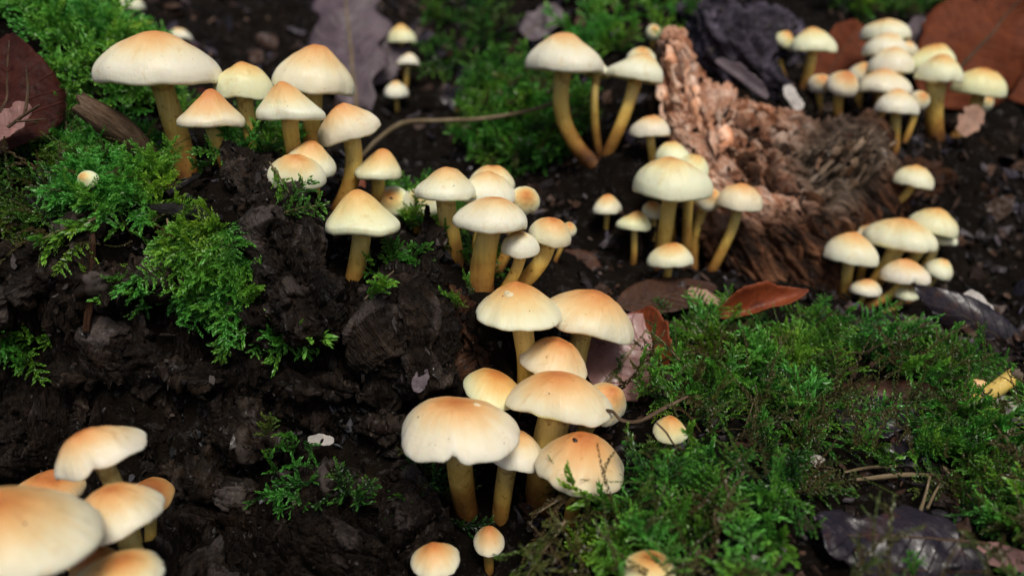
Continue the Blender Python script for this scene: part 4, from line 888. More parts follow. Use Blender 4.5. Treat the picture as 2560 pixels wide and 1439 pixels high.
FC = (0, -1, .35)
leaf('smooth maroon leaf standing upright beside the bright moss cushion', (5, 385, .268), (22, 82, .278), .036, (.15, -1, .25), 'leaf_maroon', curl=-.16, wave=.12, seed=1)
leaf('pinkish fallen leaf piece below the maroon leaf', (-20, 345, .262), (75, 262, .264), .009, (0, -1, .4), 'leaf_pink', 'scrap', seed=2)
leaf('large grey violet oak leaf hanging behind the tallest domed mushroom', (900, 330, .47), (860, -60, .52), .070, (.1, -1, .15), 'leaf_grey', 'oak', curl=-.22, bend=.08, wave=.16, seed=3)
leaf('grey violet leaf fragment ending beside the far tiny mushrooms', (890, 200, .49), (1010, 90, .50), .030, (.1, -1, .25), 'leaf_grey', 'scrap', seed=4)
leaf('deep red leaf glowing between the slanting stem and the peaked mushroom', (770, 560, .318), (900, 440, .322), .020, (0, -1, .3), 'leaf_red', 'scrap', seed=5)
leaf('large rust brown leaf towering behind the outermost heap mushrooms', (2320, 255, .465), (2590, -40, .475), .070, (-.1, -1, .25), 'leaf_rust', curl=-.12, wave=.12, seed=6)
leaf('second rust leaf overlapping the large one at the photo edge', (2640, 265, .470), (2450, -60, .490), .062, (-.2, -1, .2), 'leaf_rust', curl=-.06, seed=36)
leaf('rust leaf scrap between the apart mushroom and the stacked pile', (2050, 215, .47), (2150, 60, .48), .028, (0, -1, .2), 'leaf_rust', 'scrap', seed=7)
leaf('pale violet leaf scrap touching the stacked pile', (2262, 140, .475), (2312, 45, .48), .017, (0, -1, .4), 'leaf_grey', 'scrap', seed=8)
leaf('curled red leaf with upturned tip between moss slope and dark bank', (1790, 785, .304), (2020, 726, .308), .012, (0, -.8, .8), 'leaf_red', bend=-.12, curl=.9, wave=.2, seed=9)
leaf('brown red leaf lying flat behind the clump', (1540, 770), (1790, 720), .022, (0, -.5, 1), 'leaf_brown', bend=.04, seed=10)
leaf('pinkish wet leaf with orange margin under the wide thin edged mushroom', (1500, 985, .268), (1640, 790, .285), .034, (-.1, -1, .55), 'leaf_pink', curl=-.14, seed=11)
leaf('orange leaf margin curling up behind the pinkish wet leaf', (1640, 930, .276), (1600, 775, .286), .020, (-.5, -1, .2), 'leaf_red', 'scrap', curl=.2, seed=12)
leaf('torn dark wet leaf with pointed petiole lying on the moss slope', (2400, 1352), (2050, 1330), .022, (.05, -.55, 1), 'leaf_dark', 'scrap', curl=-.16, wave=.10, seed=13, petiole=.22, cut=(.62, .16, .55), lift=.011)
leaf('dark leaf scrap with violet sheen among upper slope moss', (2090, 1050), (2260, 1030), .016, (0, -.6, 1), 'leaf_dark', 'scrap', wave=.14, seed=14)
leaf('dark brown rolled leaf edging the upper slope moss', (2110, 985), (2330, 975), .014, (0, -.7, 1), 'leaf_brown', 'scrap', curl=-.3, seed=15)
leaf('small dark crumpled leaf between moss sprigs', (2230, 1150), (2300, 1105), .011, (0, -.7, 1), 'leaf_dark', 'scrap', wave=.2, seed=16)
leaf('reddish leaf crumb half under slope moss', (2290, 1090), (2360, 1075), .008, (0, -.7, 1), 'leaf_brown', 'scrap', seed=17)
leaf('narrow glossy brown leaf strip beside the photo edge', (2480, 1100), (2540, 1190), .007, (0, -.7, 1), 'leaf_brown', 'scrap', seed=18)
leaf('large dark brown leaf arching over the smallest lowest bunched cap', (2570, 890, .318), (2285, 715, .332), .018, (-.3, -1, .3), 'leaf_dark', curl=-.2, bend=.06, seed=19)
leaf('brown leaf curled like a scroll with violet inner edge', (2330, 900, .305), (2260, 800, .315), .016, (.3, -1, .4), 'leaf_brown', 'scrap', curl=.35, seed=20)
leaf('white bleached leaf fragment on the dark bank', (2480, 795, .322), (2415, 730, .328), .008, (0, -1, .6), 'leaf_white', 'scrap', seed=21)
leaf('tan leaf fragment under the long bow shaped stem', (2400, 335, .405), (2450, 270, .41), .012, (0, -1, .4), 'leaf_tan', 'scrap', seed=22)
leaf('pinkish wood scrap forked at its end by the brown red leaf', (1720, 725, .318), (1800, 760, .314), .006, (0, -.8, .8), 'leaf_tan', 'scrap', seed=23)
leaf('pale bluish leaf fragment at the top beside green moss', (1310, 90, .505), (1400, 20, .515), .020, (0, -1, .4), 'leaf_grey', 'scrap', seed=24)
leaf('pale bleached wood sliver along the orange wood ridge', (1790, 150, .402), (1920, 245, .398), .008, (.3, -1, .6), 'leaf_grey', 'scrap', curl=.3, seed=25)
leaf('small white leaf sliver next to the row below the pile', (1965, 215, .405), (2000, 275, .400), .007, (0, -1, .5), 'leaf_white', 'scrap', seed=26)
leaf('pinkish leaf scrap on the mossy ledge by the black shard', (500, 610, .251), (560, 618, .251), .006, (0, -1, .6), 'leaf_pink', 'scrap', seed=27)
leaf('pale lilac leaf crumb on the black face', (770, 1098), (835, 1100), .004, (0, -1, .4), 'leaf_white', 'scrap', seed=28)
leaf('pale bark crumb stuck on the dark flake', (1040, 980, .240), (1062, 920, .242), .005, (0, -1, .3), 'leaf_grey', 'scrap', seed=29)
leaf('dull violet leaf lying flat in the dark gap', (1500, 700, .325), (1360, 640, .335), .024, (0, -.5, 1), 'leaf_brown', bend=.03, seed=30)
leaf('mauve leaf tip at the right frame edge below the dark leaf', (2600, 1420), (2440, 1375), .008, (0, -.5, 1), 'leaf_pink', 'scrap', seed=31)
leaf('dark leaf lying beneath the torn wet leaf', (2480, 1430), (2150, 1420), .020, (0, -.5, 1), 'leaf_dark', 'scrap', seed=32)
leaf('small tan seed husk lying in the slope moss', (2015, 1138), (2062, 1148), .004, (0, -.6, 1), 'leaf_white', 'beech', curl=-.4, seed=33)
leaf('pale cream petal shaped scrap on the lower slope moss', (1878, 1388), (1898, 1412), .003, (0, -.6, 1), 'leaf_white', 'beech', seed=34)
leaf('pale cream bracket scrap under the broken stem', (2620, 1060, .258), (2490, 1000, .262), .009, (-.1, -.8, .8), 'leaf_white', 'scrap', curl=-.2, seed=35)

bl = random.Random(11); used_ = set()
for i in range(34):
    x, y = bl.uniform(200, 2540), bl.uniform(-20, 330)
    if 1250 < x < 1960 or x > 2200 or (x < 420 and y > 60): continue
    L = bl.uniform(30, 90); a = bl.uniform(0, 6.28)
    d = on_ground(x, y)
    if d > .85: continue
    mt = bl.choice(['leaf_brown', 'leaf_brown', 'leaf_grey', 'leaf_maroon', 'leaf_dark', 'leaf_rust']); big_ = 'large' if L > 62 else 'small'; cl = bl.uniform(-.3, .3)
    for mt in [mt, 'leaf_brown', 'leaf_grey', 'leaf_maroon', 'leaf_dark', 'leaf_rust']:
        if (big_, abs(cl) > .15, mt) not in used_: break
    if (big_, abs(cl) > .15, mt) in used_: continue
    used_.add((big_, abs(cl) > .15, mt))
    leaf('%s %s %s leaf scrap in the blurred litter of the dark bank' % (big_, 'curled' if abs(cl) > .15 else 'flat', {'leaf_brown': 'brown', 'leaf_grey': 'grey violet', 'leaf_maroon': 'maroon', 'leaf_dark': 'blackish', 'leaf_rust': 'rust'}[mt]), (x, y, d - .008), (x + L * math.cos(a), y + .5 * L * math.sin(a), d - .006), mr(L, d) * bl.uniform(.5, .9), (bl.uniform(-.5, .5), -.8, bl.uniform(.3, 1)), mt, bl.choice(['scrap', 'beech']), curl=cl, seed=60 + i, group='leaf scraps of the blurred bank')
# broken mushroom stem lying at the right
bs = empty('broken_mushroom_stem', px(2440, 1005, .264)); tag(bs, 'broken hollow yellow mushroom stem with frayed grey end lying on moss', 'mushroom stem')
o = tube('shaft', pts((2425, 1010, .262), (2470, 985, .262), (2510, 958, .262), (2540, 935, .262)), [mr(r, .268) for r in (17, 18, 19, 18)], 'stem', .15, 3, 30, 16, 4, 1, True, bs, bs.location, jag=.5)
attr(o.data, 'along', np.full(len(o.data.vertices), .62))
tube('frayed_end', pts((2530, 945, .261), (2541, 934, .261), (2548, 926, .261)), [mr(r, .268) for r in (13, 16, 9)], 'wood_grey', .5, 5, 16, 14, 2, 1, True, bs, bs.location, jag=.6)
o = tube('cap_remnant', pts((2415, 980, .266), (2445, 972, .266), (2478, 985, .266)), [mr(r, .272) for r in (14, 26, 10)], 'cap', .12, 6, 20, 16, 2, .6, True, bs, bs.location)
attr(o.data, 'rad', np.full(len(o.data.vertices), .8)); attr(o.data, 'pol', np.zeros((len(o.data.vertices), 3)), 'FLOAT_VECTOR')

# ------------------------------------------------------------------ moss
def shoot_proto(seed, branches, leafs, length=1.0, wid=0.040, ll=0.135, spread=0.62, flat=0.0):
    """cord-like moss shoot of length ~1 along +Z, branchlets clothed with overlapping pointed leaves; returns (n,4,3) quads and (n,4) tip values"""
    r = np.random.default_rng(seed); Q = []; Tt = []
    def cord(p0, d, L, nl, bendv, tip0, tip1, sc):
        side = np.cross(d, [0.3, 0.2, 1.0]); side /= np.linalg.norm(side) + 1e-9; oth = np.cross(d, side)
        for k in range(nl):
            t = (k + r.random() * .5) / nl
            p = p0 + d * L * t + bendv * (L * t * t)
            dd = d + 2 * bendv * t; dd = dd / np.linalg.norm(dd)
            a = k * 2.4 + r.random() * .5
            o = side * np.cos(a) + oth * np.sin(a) * (1 - flat); o /= np.linalg.norm(o) + 1e-9
            taper = sc * (1.0 - 0.45 * t)
            g = dd * (0.75 + .35 * t) + o * (0.75 - .35 * t) + r.normal(0, .12, 3); g /= np.linalg.norm(g)
            x = np.cross(g, o); x /= np.linalg.norm(x) + 1e-9; up = np.cross(x, g)
            l = ll * taper * r.uniform(.8, 1.2); w = wid * taper
            m = p + g * l * .42
            Q.append([p, m - x * w + up * w * .35, p + g * l - up * l * .12, m + x * w + up * w * .35])
            b = tip0 + (tip1 - tip0) * t; Tt.append([b * .6, b * .9, min(1, b + .25), b * .9])
    main = np.array([0, 0, 1.0]); bend = np.array([0, .35, -.1]) * r.uniform(.4, 1.2)
    cord(np.zeros(3), main, length, leafs, bend, .15, .85, 1.0)
    for b in range(branches):
        t = .15 + .75 * (b + r.random() * .6) / max(branches, 1)
        p = main * length * t + bend * length * t * t
        sgn = 1 if b % 2 else -1
        d = np.array([sgn * spread * 1.3, r.normal(0, .25), .75]); d /= np.linalg.norm(d)
        cord(p, d, length * r.uniform(.3, .5) * (1.15 - .6 * t), max(6, int(leafs * .45)), np.array([0, r.normal(.2, .15), -.15]), .25, 1.0, .85)
    return np.array(Q), np.array(Tt)

PROTO = {
 'feather': [shoot_proto(10 + i, 7 + i % 3, 32) for i in range(5)],
 'tuft': [shoot_proto(30 + i, 2 + i % 3, 34, wid=.048, ll=.17) for i in range(5)],
 'string': [shoot_proto(70 + i, i % 2, 60, wid=.020, ll=.06) for i in range(4)],
 'flatfrond': [shoot_proto(90 + i, 11, 26, wid=.032, ll=.11, spread=.85, flat=.75) for i in range(5)],
 'cord': [shoot_proto(50 + i, 3, 44, wid=.03, ll=.09) for i in range(4)],
}
def moss_mesh(name, pos, dirs, lens, kinds, seed, rnd, dry, face=None):
    """one mesh of many shoots; dirs = growth directions, lens in metres"""
    r = np.random.default_rng(seed); VV = []; AA = []
    pick = r.integers(0, 20, len(pos))
    for kind in set(kinds):
        pr = PROTO[kind]
        for j in range(len(pr)):
            idx = np.array([q for q in range(len(pos)) if kinds[q] == kind and pick[q] % len(pr) == j])
            if len(idx) == 0: continue
            Q, T = pr[j]
            g = dirs[idx]; h = r.normal(0, 1, (len(idx), 3)) * (0.6 if face is not None else 1)
            h = h + (0 if face is None else np.array(face)) - np.array([0, 0, .8])       # arch downwards
            y = h - (h * g).sum(1, keepdims=True) * g; y /= np.linalg.norm(y, axis=1, keepdims=True) + 1e-9
            x = np.cross(y, g)
            B = np.stack([x, y, g], 1) * lens[idx][:, None, None]
            V = np.einsum('qvc,icd->iqvd', Q, B) + pos[idx][:, None, None, :]
            A = np.stack([np.broadcast_to(T[None], V.shape[:3]), np.broadcast_to(rnd[idx][:, None, None], V.shape[:3]), np.broadcast_to(dry[idx][:, None, None], V.shape[:3])], -1)
            VV.append(V.reshape(-1, 3)); AA.append(A.reshape(-1, 3))
    V = np.concatenate(VV); A = np.concatenate(AA)
    F = np.arange(len(V)).reshape(-1, 4)
    F = np.concatenate([F[:, [0, 1, 2]], F[:, [0, 2, 3]]])
    me = fastmesh(name, V, F, False); attr(me, 'mv', A, 'FLOAT_VECTOR')
    return me

tpx, tpy, tpd = to_px(TV)
TW = 1.0 / np.maximum(TN[:, 2], 0.15) * np.repeat(np.gradient(gy)[:, None], len(gx), 1).ravel() * np.repeat(np.gradient(gx)[None], len(gy), 0).ravel()
def in_poly(x, y, poly):
    inside = np.zeros(len(x), bool); j = len(poly) - 1
    for i in range(len(poly)):
        (xi, yi), (xj, yj) = poly[i], poly[j]
        c = ((yi > y) != (yj > y)) & (x < (xj - xi) * (y - yi) / (yj - yi + 1e-9) + xi)
        inside ^= c; j = i
    return inside
def carpet(label, poly, dr, count, length, mix, seed, rnd=(.2, .9), dry=0.05, clump=0.9, lift=0.3, down=0.0, excl=(), raise_=0.0):
    r = np.random.default_rng(seed)
    m = in_poly(tpx, tpy, poly) & (tpd > dr[0]) & (tpd < dr[1])
    idx = np.nonzero(m)[0]
    if len(idx) == 0: print('EMPTY CARPET', label); return
    nz = fbm(TV[idx] * 62, 3, seed); w = TW[idx] * np.clip(0.6 + clump * 3.4 * nz, 0.01, None)
    for ex in excl: w = w * np.where(in_poly(tpx[idx], tpy[idx], ex), .03, 1)
    k = r.choice(idx, count, p=w / w.sum())
    pos = TV[k] + r.normal(0, .001, (count, 3)); nrm = TN[k]
    pos = pos + nrm * (raise_ + 0.002 + 0.004 * np.clip(fbm(pos * 60, 2, seed + 2), 0, 1))[:, None]
    rd = r.normal(0, 1, (count, 3)); rd -= (rd * nrm).sum(1, keepdims=True) * nrm; rd /= np.linalg.norm(rd, axis=1, keepdims=True)
    g = rd * r.uniform(.5, 1.0, (count, 1)) + nrm * (lift + r.uniform(0, .5, (count, 1))) + np.array([0, 0, .12 - down]) + np.array([0, -.25, 0])
    g /= np.linalg.norm(g, axis=1, keepdims=True)
    lens = length * r.uniform(.6, 1.25, count)
    kinds = r.choice(list(mix), count, p=np.array(list(mix.values())) / sum(mix.values()))
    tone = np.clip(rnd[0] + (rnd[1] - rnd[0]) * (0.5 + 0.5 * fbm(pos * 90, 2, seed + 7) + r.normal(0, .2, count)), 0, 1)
    dr_ = (r.random(count) < dry) * r.uniform(.4, 1, count)
    me = moss_mesh('moss_carpet', pos, g, lens, list(kinds), seed, tone, dr_)
    tag(link('moss_carpet', me, M['moss']), label, 'moss', kind='stuff')

def box(x0, y0, x1, y1): return [(x0, y0), (x1, y0), (x1, y1), (x0, y1)]
SLOPE_GAPS = [[(2020, 1250), (2200, 1220), (2440, 1310), (2560, 1380), (2560, 1560), (2060, 1560)], box(2090, 965, 2330, 1110), box(2210, 1100, 2310, 1165), box(2120, 1160, 2345, 1215), box(2470, 1090, 2550, 1210), box(1480, 760, 1690, 960), box(2290, 1200, 2370, 1300), box(2000, 1125, 2075, 1160), box(1610, 1030, 1740, 1150), box(1800, 1060, 1960, 1130), box(1780, 690, 2050, 830), box(2400, 890, 2700, 1070)]
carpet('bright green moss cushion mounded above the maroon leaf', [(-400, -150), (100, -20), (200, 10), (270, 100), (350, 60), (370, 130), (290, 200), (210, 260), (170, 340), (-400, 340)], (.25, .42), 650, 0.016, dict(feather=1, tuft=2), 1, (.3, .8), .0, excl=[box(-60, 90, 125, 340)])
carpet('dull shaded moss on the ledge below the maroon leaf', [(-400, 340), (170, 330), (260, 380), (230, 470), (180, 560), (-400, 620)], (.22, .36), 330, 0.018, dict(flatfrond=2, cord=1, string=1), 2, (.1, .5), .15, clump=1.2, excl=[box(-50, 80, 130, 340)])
carpet('green moss around the foot of the largest flat mushroom', [(180, 230), (400, 200), (430, 300), (400, 420), (260, 380)], (.25, .42), 150, 0.016, dict(feather=1, tuft=1), 3, (.3, .8), .05, excl=[[(180, 220), (260, 220), (440, 400), (440, 480), (300, 420)]])
carpet('vivid moss cushion hiding the tiny white cap', [(190, 380), (300, 360), (400, 400), (440, 480), (400, 530), (230, 540), (185, 470)], (.22, .32), 420, 0.014, dict(tuft=2, flatfrond=1.5), 4, (.7, 1.0), .01, lift=.6)
carpet('moss fringe hanging from the edge of the ledge', [(80, 560), (300, 520), (480, 540), (620, 600), (680, 690), (560, 720), (420, 700), (250, 690), (90, 640)], (.22, .30), 230, 0.015, dict(tuft=2, flatfrond=3), 5, (.5, 1.0), .02, down=.6)
carpet('moss strand creeping down the dark wood lump', [(560, 660), (680, 680), (740, 760), (860, 790), (850, 840), (680, 840), (600, 790), (560, 730)], (.22, .30), 110, 0.013, dict(tuft=2, feather=1), 6, (.5, 1.0), .03, down=.3, raise_=.007)
carpet('moss between the single bell mushroom and the tuft', [(980, 500), (1110, 510), (1120, 600), (1010, 590)], (.24, .36), 130, 0.013, dict(tuft=1, feather=1), 7, (.4, .9), .02, lift=.6)
carpet('small moss patch at the foot of the single bell mushroom', [(930, 660), (1040, 660), (1050, 740), (940, 770)], (.22, .31), 45, 0.0085, dict(tuft=2, feather=1), 8, (.35, .85), .05, excl=[box(800, 560, 960, 800)])
carpet('moss at the foot of the tuft', [(1090, 640), (1220, 660), (1230, 770), (1110, 780)], (.22, .31), 90, 0.011, dict(tuft=2, feather=1), 9, (.2, .6), .1)
carpet('moss trailing behind the ledge stems', [(440, 330), (720, 330), (760, 430), (600, 470), (450, 460)], (.24, .42), 150, 0.015, dict(feather=1, tuft=1), 10, (.3, .8), .05, excl=[[(430, 330), (560, 330), (600, 470), (430, 470)]])
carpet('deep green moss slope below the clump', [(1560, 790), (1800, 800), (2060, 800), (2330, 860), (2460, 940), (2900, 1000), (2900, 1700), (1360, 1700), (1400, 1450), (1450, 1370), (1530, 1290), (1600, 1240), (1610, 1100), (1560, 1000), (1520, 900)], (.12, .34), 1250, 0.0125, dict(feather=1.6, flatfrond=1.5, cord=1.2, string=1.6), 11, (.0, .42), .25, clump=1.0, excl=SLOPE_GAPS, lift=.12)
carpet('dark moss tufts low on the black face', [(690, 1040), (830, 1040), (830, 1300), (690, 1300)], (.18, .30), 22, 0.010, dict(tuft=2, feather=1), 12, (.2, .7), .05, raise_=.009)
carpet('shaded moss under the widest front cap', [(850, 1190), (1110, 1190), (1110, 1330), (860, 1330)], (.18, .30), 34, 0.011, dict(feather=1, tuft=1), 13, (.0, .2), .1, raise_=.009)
carpet('yellow green moss sprig at the left edge of the face', [(-200, 760), (150, 770), (140, 850), (-200, 860)], (.2, .32), 50, 0.014, dict(feather=1), 14, (.4, .8), .3, raise_=.008)
carpet('blurred moss clump beside the hook stemmed mushroom', [(1190, 210), (1440, 200), (1440, 330), (1380, 430), (1200, 420)], (.33, .52), 360, 0.023, dict(feather=2, tuft=1), 15, (.25, .7), .12, lift=.5)
carpet('blurred green moss along the top behind the bent foot group', [(1090, -100), (1280, -80), (1260, 210), (1090, 200)], (.42, .75), 80, 0.030, dict(feather=1, tuft=1), 16, (.1, .5), .15)
carpet('bright blurred moss bank above the hook stemmed mushroom', [(1370, -120), (1760, -120), (1720, 40), (1650, 150), (1560, 140), (1440, 100)], (.40, .75), 330, 0.028, dict(feather=1, tuft=1), 17, (.65, 1.0), .02)
carpet('bluish green moss patch above the rust leaf scrap', [(2040, -80), (2330, -80), (2330, 40), (2200, 60), (2060, 20)], (.42, .85), 110, 0.028, dict(feather=1, tuft=1), 18, (.2, .6), .1)

carpet('bright feathery top fronds of the moss cushion', [(-400, -150), (100, -20), (200, 10), (270, 100), (350, 60), (370, 130), (290, 200), (210, 260), (170, 340), (-400, 340)], (.25, .42), 330, .030, dict(flatfrond=2, tuft=2), 51, (.9, 1.0), .0, excl=[box(-60, 90, 125, 340)], raise_=.003)
carpet('fresh feathery fronds spread over the moss slope', [(1600, 850), (1800, 820), (2060, 820), (2330, 870), (2460, 950), (2900, 1010), (2900, 1700), (1400, 1700), (1440, 1450), (1560, 1330), (1640, 1240), (1640, 1050)], (.12, .33), 520, .0185, dict(flatfrond=3, tuft=2.2, cord=.7), 52, (.32, .88), .05, clump=1.3, lift=.10, excl=SLOPE_GAPS, raise_=.0025)
carpet('brown dead moss strands tangled over the moss slope', [(1480, 1000), (1700, 900), (2350, 900), (2900, 1050), (2900, 1700), (1360, 1700), (1420, 1300)], (.12, .33), 260, .020, dict(string=3, cord=1), 41, (.1, .5), 1.0, clump=.5, lift=.5, raise_=.006, excl=[box(2380, 880, 2700, 1090), box(2030, 1240, 2450, 1500), box(1330, 1000, 1620, 1260)])
carpet('brown dead moss strands on the shaded ledge', [(-300, 330), (260, 340), (430, 480), (560, 620), (100, 640), (-300, 640)], (.22, .36), 90, .018, dict(string=3, cord=1), 42, (.1, .5), 1.0, clump=.5, lift=.5, raise_=.005)
fr_seed = random.Random(3)
def frond(label, p, length, dirpx, kind='feather', n=1, tone=.8, dry=0.0, seed=0, face=(0, -.6, 0), group=None, lift=.009):
    """one moss frond that can be told apart; dirpx = direction in the picture plane plus towards the viewer"""
    p = fixd(p, lift); P0 = px(*p); g = RIGHT * dirpx[0] + UPV * (-dirpx[1]) - FWD * dirpx[2]; g.normalize()
    L = mr(length, p[2])
    pos = np.zeros((n, 3)); dirs = np.array([tuple(g)] * n) + np.random.default_rng(seed).normal(0, .22 if n > 1 else 0, (n, 3)); dirs /= np.linalg.norm(dirs, axis=1, keepdims=True)
    me = moss_mesh('leaves', pos, dirs, np.full(n, L), [kind] * n, seed + 300, np.full(n, tone), np.full(n, dry), face)
    e = empty('moss_frond', P0); tag(e, label, 'moss', group)
    link('leaves', me, M['moss'], e)
    tube('stem', [P0 - g * L * .12, P0 + g * L * .4, P0 + g * L * .75 - Vector((0, 0, .04 * L))], [L * .022, L * .018, L * .008], 'dry_stalk', .1, seed, 14, 6, 4, 1, True, e, P0)
    return e
frond('yellow green moss frond draped over the squat cream cap', (680, 415, .250), 110, (.55, .75, .2), 'feather', 1, .75, .15, 1)
frond('moss frond reaching over the black shard towards the stems', (700, 535, .248), 130, (.95, -.25, .15), 'feather', 2, .6, .15, 2)
frond('long moss frond jutting out from the dark lump with bluish tip', (680, 790, .240), 180, (1, .18, .15), 'tuft', 2, .9, 0, 3)
frond('moss frond dropping from the ledge fringe', (420, 560, .247), 120, (.25, .9, .2), 'tuft', 2, .8, 0, 4)
frond('moss frond pointing left off the ledge', (230, 550, .250), 160, (-.95, .35, .2), 'tuft', 2, .8, 0, 5)
frond('moss frond standing above the broken brown stick', (165, 330, .283), 150, (.05, -1, .1), 'feather', 2, .7, .05, 6)
frond('moss frond pointing right above the broken stick end', (165, 240, .285), 70, (1, -.1, .1), 'tuft', 1, .85, 0, 7)
frond('moss frond with pale comb leaves beside the dark flake', (920, 740, .243), 130, (.7, -.7, .2), 'tuft', 2, .85, 0, 8)
frond('dull branching feather moss spreading over the slope middle', (1890, 1060), 230, (.12, .95, .25), 'cord', 2, .35, .45, 9)
frond('grey green moss branch reaching left on the slope', (1880, 1140), 130, (-.95, .15, .2), 'cord', 1, .4, .45, 10)
frond('upright dry moss shoot in the slope middle', (1860, 1080), 110, (.25, -.95, .1), 'cord', 1, .35, .5, 11)
frond('withered brown moss frond jutting from the slope under the bright orange cap', (1440, 1228, .214), 140, (-.9, .38, .25), 'cord', 3, .3, 1.0, 12)
frond('green moss frond arching down at the slope lower edge', (1530, 1310), 170, (-.55, .8, .2), 'tuft', 2, .75, .1, 13)
frond('green moss frond beside the half buried orange cap', (1600, 1290), 140, (.5, .8, .2), 'tuft', 2, .8, .1, 14)
frond('dark trailing moss frond at the foot of the clump', (1400, 1320, .205), 190, (-.6, .75, .2), 'cord', 3, .3, .4, 15)
frond('thin upright moss sprig before the pinkish wet leaf', (1690, 890, .262), 120, (-.75, -.8, .1), 'cord', 1, .5, .2, 16)
frond('bright moss sprig right of the egg shaped mushroom', (1700, 1180), 100, (.35, -.9, .2), 'tuft', 3, .9, 0, 17)
frond('bright moss sprig growing between dark leaf scraps', (2170, 1130), 80, (.1, -.9, .3), 'tuft', 3, .9, 0, 18)
frond('bright moss sprig in front of the torn dark wet leaf', (2280, 1439), 70, (0, -1, .2), 'tuft', 3, .9, 0, 19)
frond('bright moss cluster against the broken yellow stem', (2420, 1040, .258), 110, (-.1, -.9, .2), 'tuft', 4, .85, 0, 20)
frond('moss sprig with spread tips above the torn dark wet leaf', (2370, 1180), 150, (.3, .5, .4), 'tuft', 4, .8, 0, 21)

# ------------------------------------------------------------------ litter crumbs
def chips(name, label, pos, nrm, size, cols, seed, tilt=.5, el=(.25, .9), down=0.0):
    r = np.random.default_rng(seed); count = len(pos)
    nrm = nrm + r.normal(0, tilt, (count, 3)); nrm /= np.linalg.norm(nrm, axis=1, keepdims=True)
    x = np.cross(nrm, np.cross(np.array([0, 0, 1.0]), nrm) * down + r.normal(0, 1, (count, 3)) if not down else np.cross(np.array([0, 0, 1.0]) + r.normal(0, .35, (count, 3)), nrm)); x /= np.linalg.norm(x, axis=1, keepdims=True) + 1e-9; y = np.cross(nrm, x)
    nk = 6; th = np.linspace(0, 2 * np.pi, nk, endpoint=False)
    sz = size * np.exp(np.clip(r.normal(0, .5, count), -1.2, .8)); e_ = r.uniform(*el, count)
    rr = 1 + r.normal(0, .33, (count, nk)); thick = r.uniform(.08, .3, (count, 1)); out = []
    for zz, sc in ((-1, .85), (1, 1.0), (1.3, .03)):
        cup = zz * thick + .3 * (np.cos(th)[None] ** 2) * r.uniform(-1, 1, (count, 1)) * (sc > .5)
        out.append(pos[:, None] + (x[:, None] * (np.cos(th)[None] * rr * sc)[..., None] + y[:, None] * (np.sin(th)[None] * rr * sc * e_[:, None])[..., None] + nrm[:, None] * cup[..., None]) * sz[:, None, None])
    V = np.concatenate(out, 1); f = gridfaces(3, nk, True)
    me = fastmesh(name, V.reshape(-1, 3), (np.arange(count)[:, None, None] * (3 * nk) + f[None]).reshape(-1, 4), False)
    c = np.array(cols)[r.integers(0, len(cols), count)] * np.exp(r.normal(0, .3, (count, 1)))
    attr(me, 'mv', np.repeat(c, 3 * nk, 0), 'FLOAT_VECTOR')
    return tag(link(name, me, M['litter']), label, 'litter', kind='stuff')
def litter(label, poly, dr, count, size, cols, seed, name='litter', clump=.6, tilt=.5, el=(.25, .9), down=0.0):
    r = np.random.default_rng(seed)
    idx = np.nonzero(in_poly(tpx, tpy, poly) & (tpd > dr[0]) & (tpd < dr[1]))[0]
    if len(idx) == 0: print('EMPTY LITTER', label); return
    lw = TW[idx] * np.clip(1 + clump * 4 * fbm(TV[idx] * 55, 3, seed + 9), .01, None)
    k = r.choice(idx, count, p=lw / lw.sum()); pos = TV[k] + TN[k] * r.uniform(0, .0012, (count, 1)) + r.normal(0, .0007, (count, 3))
    chips(name, label, pos, TN[k], size, cols, seed, tilt, el, down)
def crumbs_on(label, words, count, size, cols, seed):
    """flakes frayed off the surface of the wood lumps whose label holds one of the words"""
    r = np.random.default_rng(seed); PP = []; NN = []; WW = []
    for o in scene.objects:
        if o.type == 'MESH' and ((o.parent and any(w in str(o.parent.get('label', '')) for w in words)) or (o.name.startswith('wood_crumb') and 'crumb' in words)):
            me = o.data; nv = len(me.polygons); c = np.empty(nv * 3, np.float32); me.polygons.foreach_get('center', c); q = np.empty(nv * 3, np.float32); me.polygons.foreach_get('normal', q); a_ = np.empty(nv, np.float32); me.polygons.foreach_get('area', a_)
            off = np.array(o.parent.location) if o.parent.type == 'EMPTY' else 0
            PP.append(c.reshape(-1, 3) + off); NN.append(q.reshape(-1, 3)); WW.append(a_)
    P_, N_, W_ = np.concatenate(PP), np.concatenate(NN), np.concatenate(WW)
    W_ = W_ * np.clip(1 + 4 * fbm(P_ * 90, 3, seed), .03, None)
    k = r.choice(len(P_), count, p=W_ / W_.sum())
    chips('wood_flakes', label, P_[k], N_[k], size, cols, seed, .55, (.2, .6), 1.0)
DK = [(.006, .004, .003), (.010, .007, .005), (.018, .012, .008), (.032, .024, .018), (.075, .072, .08)]
BK = [(.012, .008, .006), (.025, .015, .011), (.045, .024, .016), (.02, .016, .016), (.035, .03, .036), (.07, .038, .024), (.09, .075, .08)]
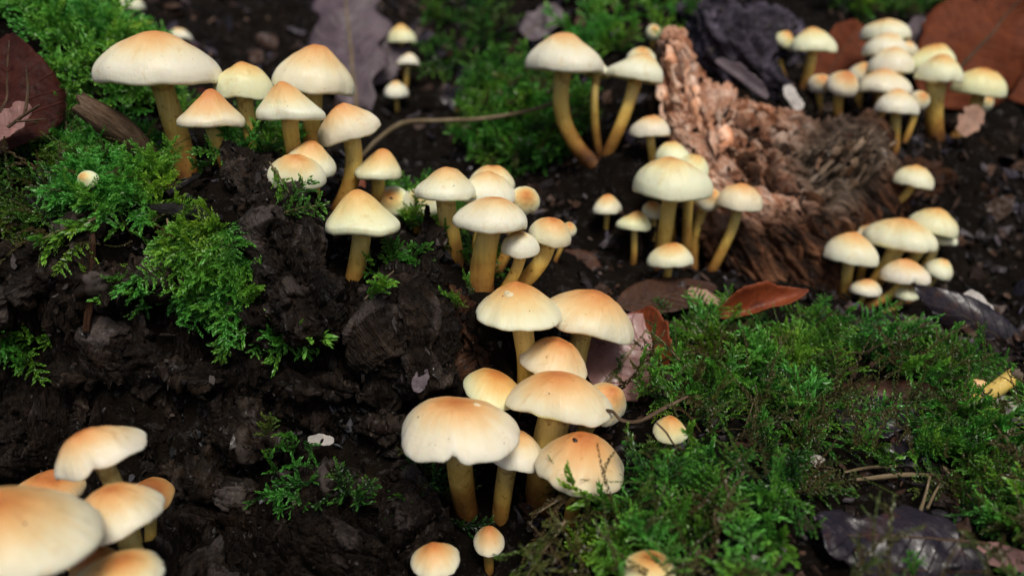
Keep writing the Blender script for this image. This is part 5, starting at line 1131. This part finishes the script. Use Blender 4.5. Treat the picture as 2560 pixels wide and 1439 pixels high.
litter('dark wood crumbs clinging to the rotten face', [(-300, 600), (1250, 600), (1250, 1700), (-300, 1700)], (.14, .30), 900, .0010, DK, 1, clump=1.2, tilt=.6, el=(.2, .7), down=1.0)
litter('brown litter scraps on the floor behind the clump', [(1250, 300), (2800, 300), (2800, 950), (1250, 950)], (.28, .60), 1500, .0022, BK, 2, clump=1)
litter('blurred litter scraps on the bank at the back', [(-300, -200), (2900, -200), (2900, 330), (-300, 330)], (.40, 1.0), 900, .0046, BK, 3, clump=1)
litter('brown crumbs under the slope moss', [(1300, 800), (2900, 800), (2900, 1700), (1300, 1700)], (.12, .34), 2600, .0016, BK, 4)
litter('crumbs between the ledge stems', [(-300, 250), (1250, 250), (1250, 650), (-300, 650)], (.22, .42), 2000, .0014, DK, 5)
WD = [(.005, .0035, .0025), (.009, .006, .004), (.016, .011, .007), (.03, .02, .014), (.02, .013, .009), (.06, .05, .046)]
WO = [(.10, .04, .02), (.32, .14, .07), (.52, .30, .19), (.66, .48, .36)]
WG = [(.03, .02, .014), (.10, .07, .05), (.20, .155, .115), (.36, .33, .31)]
WB = [(.012, .006, .004), (.04, .018, .010), (.10, .045, .022), (.22, .12, .07)]
VK = [(.016, .011, .009), (.035, .022, .016), (.06, .034, .022), (.03, .025, .034), (.075, .062, .085), (.10, .06, .04), (.05, .03, .02)]
litter('blurred brown and violet litter across the far floor', [(200, -150), (2900, -150), (2900, 800), (1250, 800), (1250, 420), (200, 300)], (.34, .95), 2600, .0034, VK, 6, clump=1, tilt=.7)
litter('blue grey crumbs in the lower hollows of the black face', [(420, 980), (950, 950), (1000, 1250), (700, 1439), (450, 1400)], (.18, .30), 300, .0008, [(.03, .03, .033), (.06, .06, .068), (.02, .017, .015)], 7, clump=.8, tilt=.8)
crumbs_on('dark flakes frayed from the black wood lumps', ['black jagged', 'crumbly wood lump', 'toothed top', 'upright bark splinter', 'weathered root', 'torn upright slabs', 'crumb'], 7000, .0011, WD, 71)
crumbs_on('brown flakes frayed from the splintered stump', ['broad splintered'], 700, .0016, WB, 72)
print('tris', sum(len(o.data.polygons) * 2 for o in scene.objects if o.type == 'MESH'))
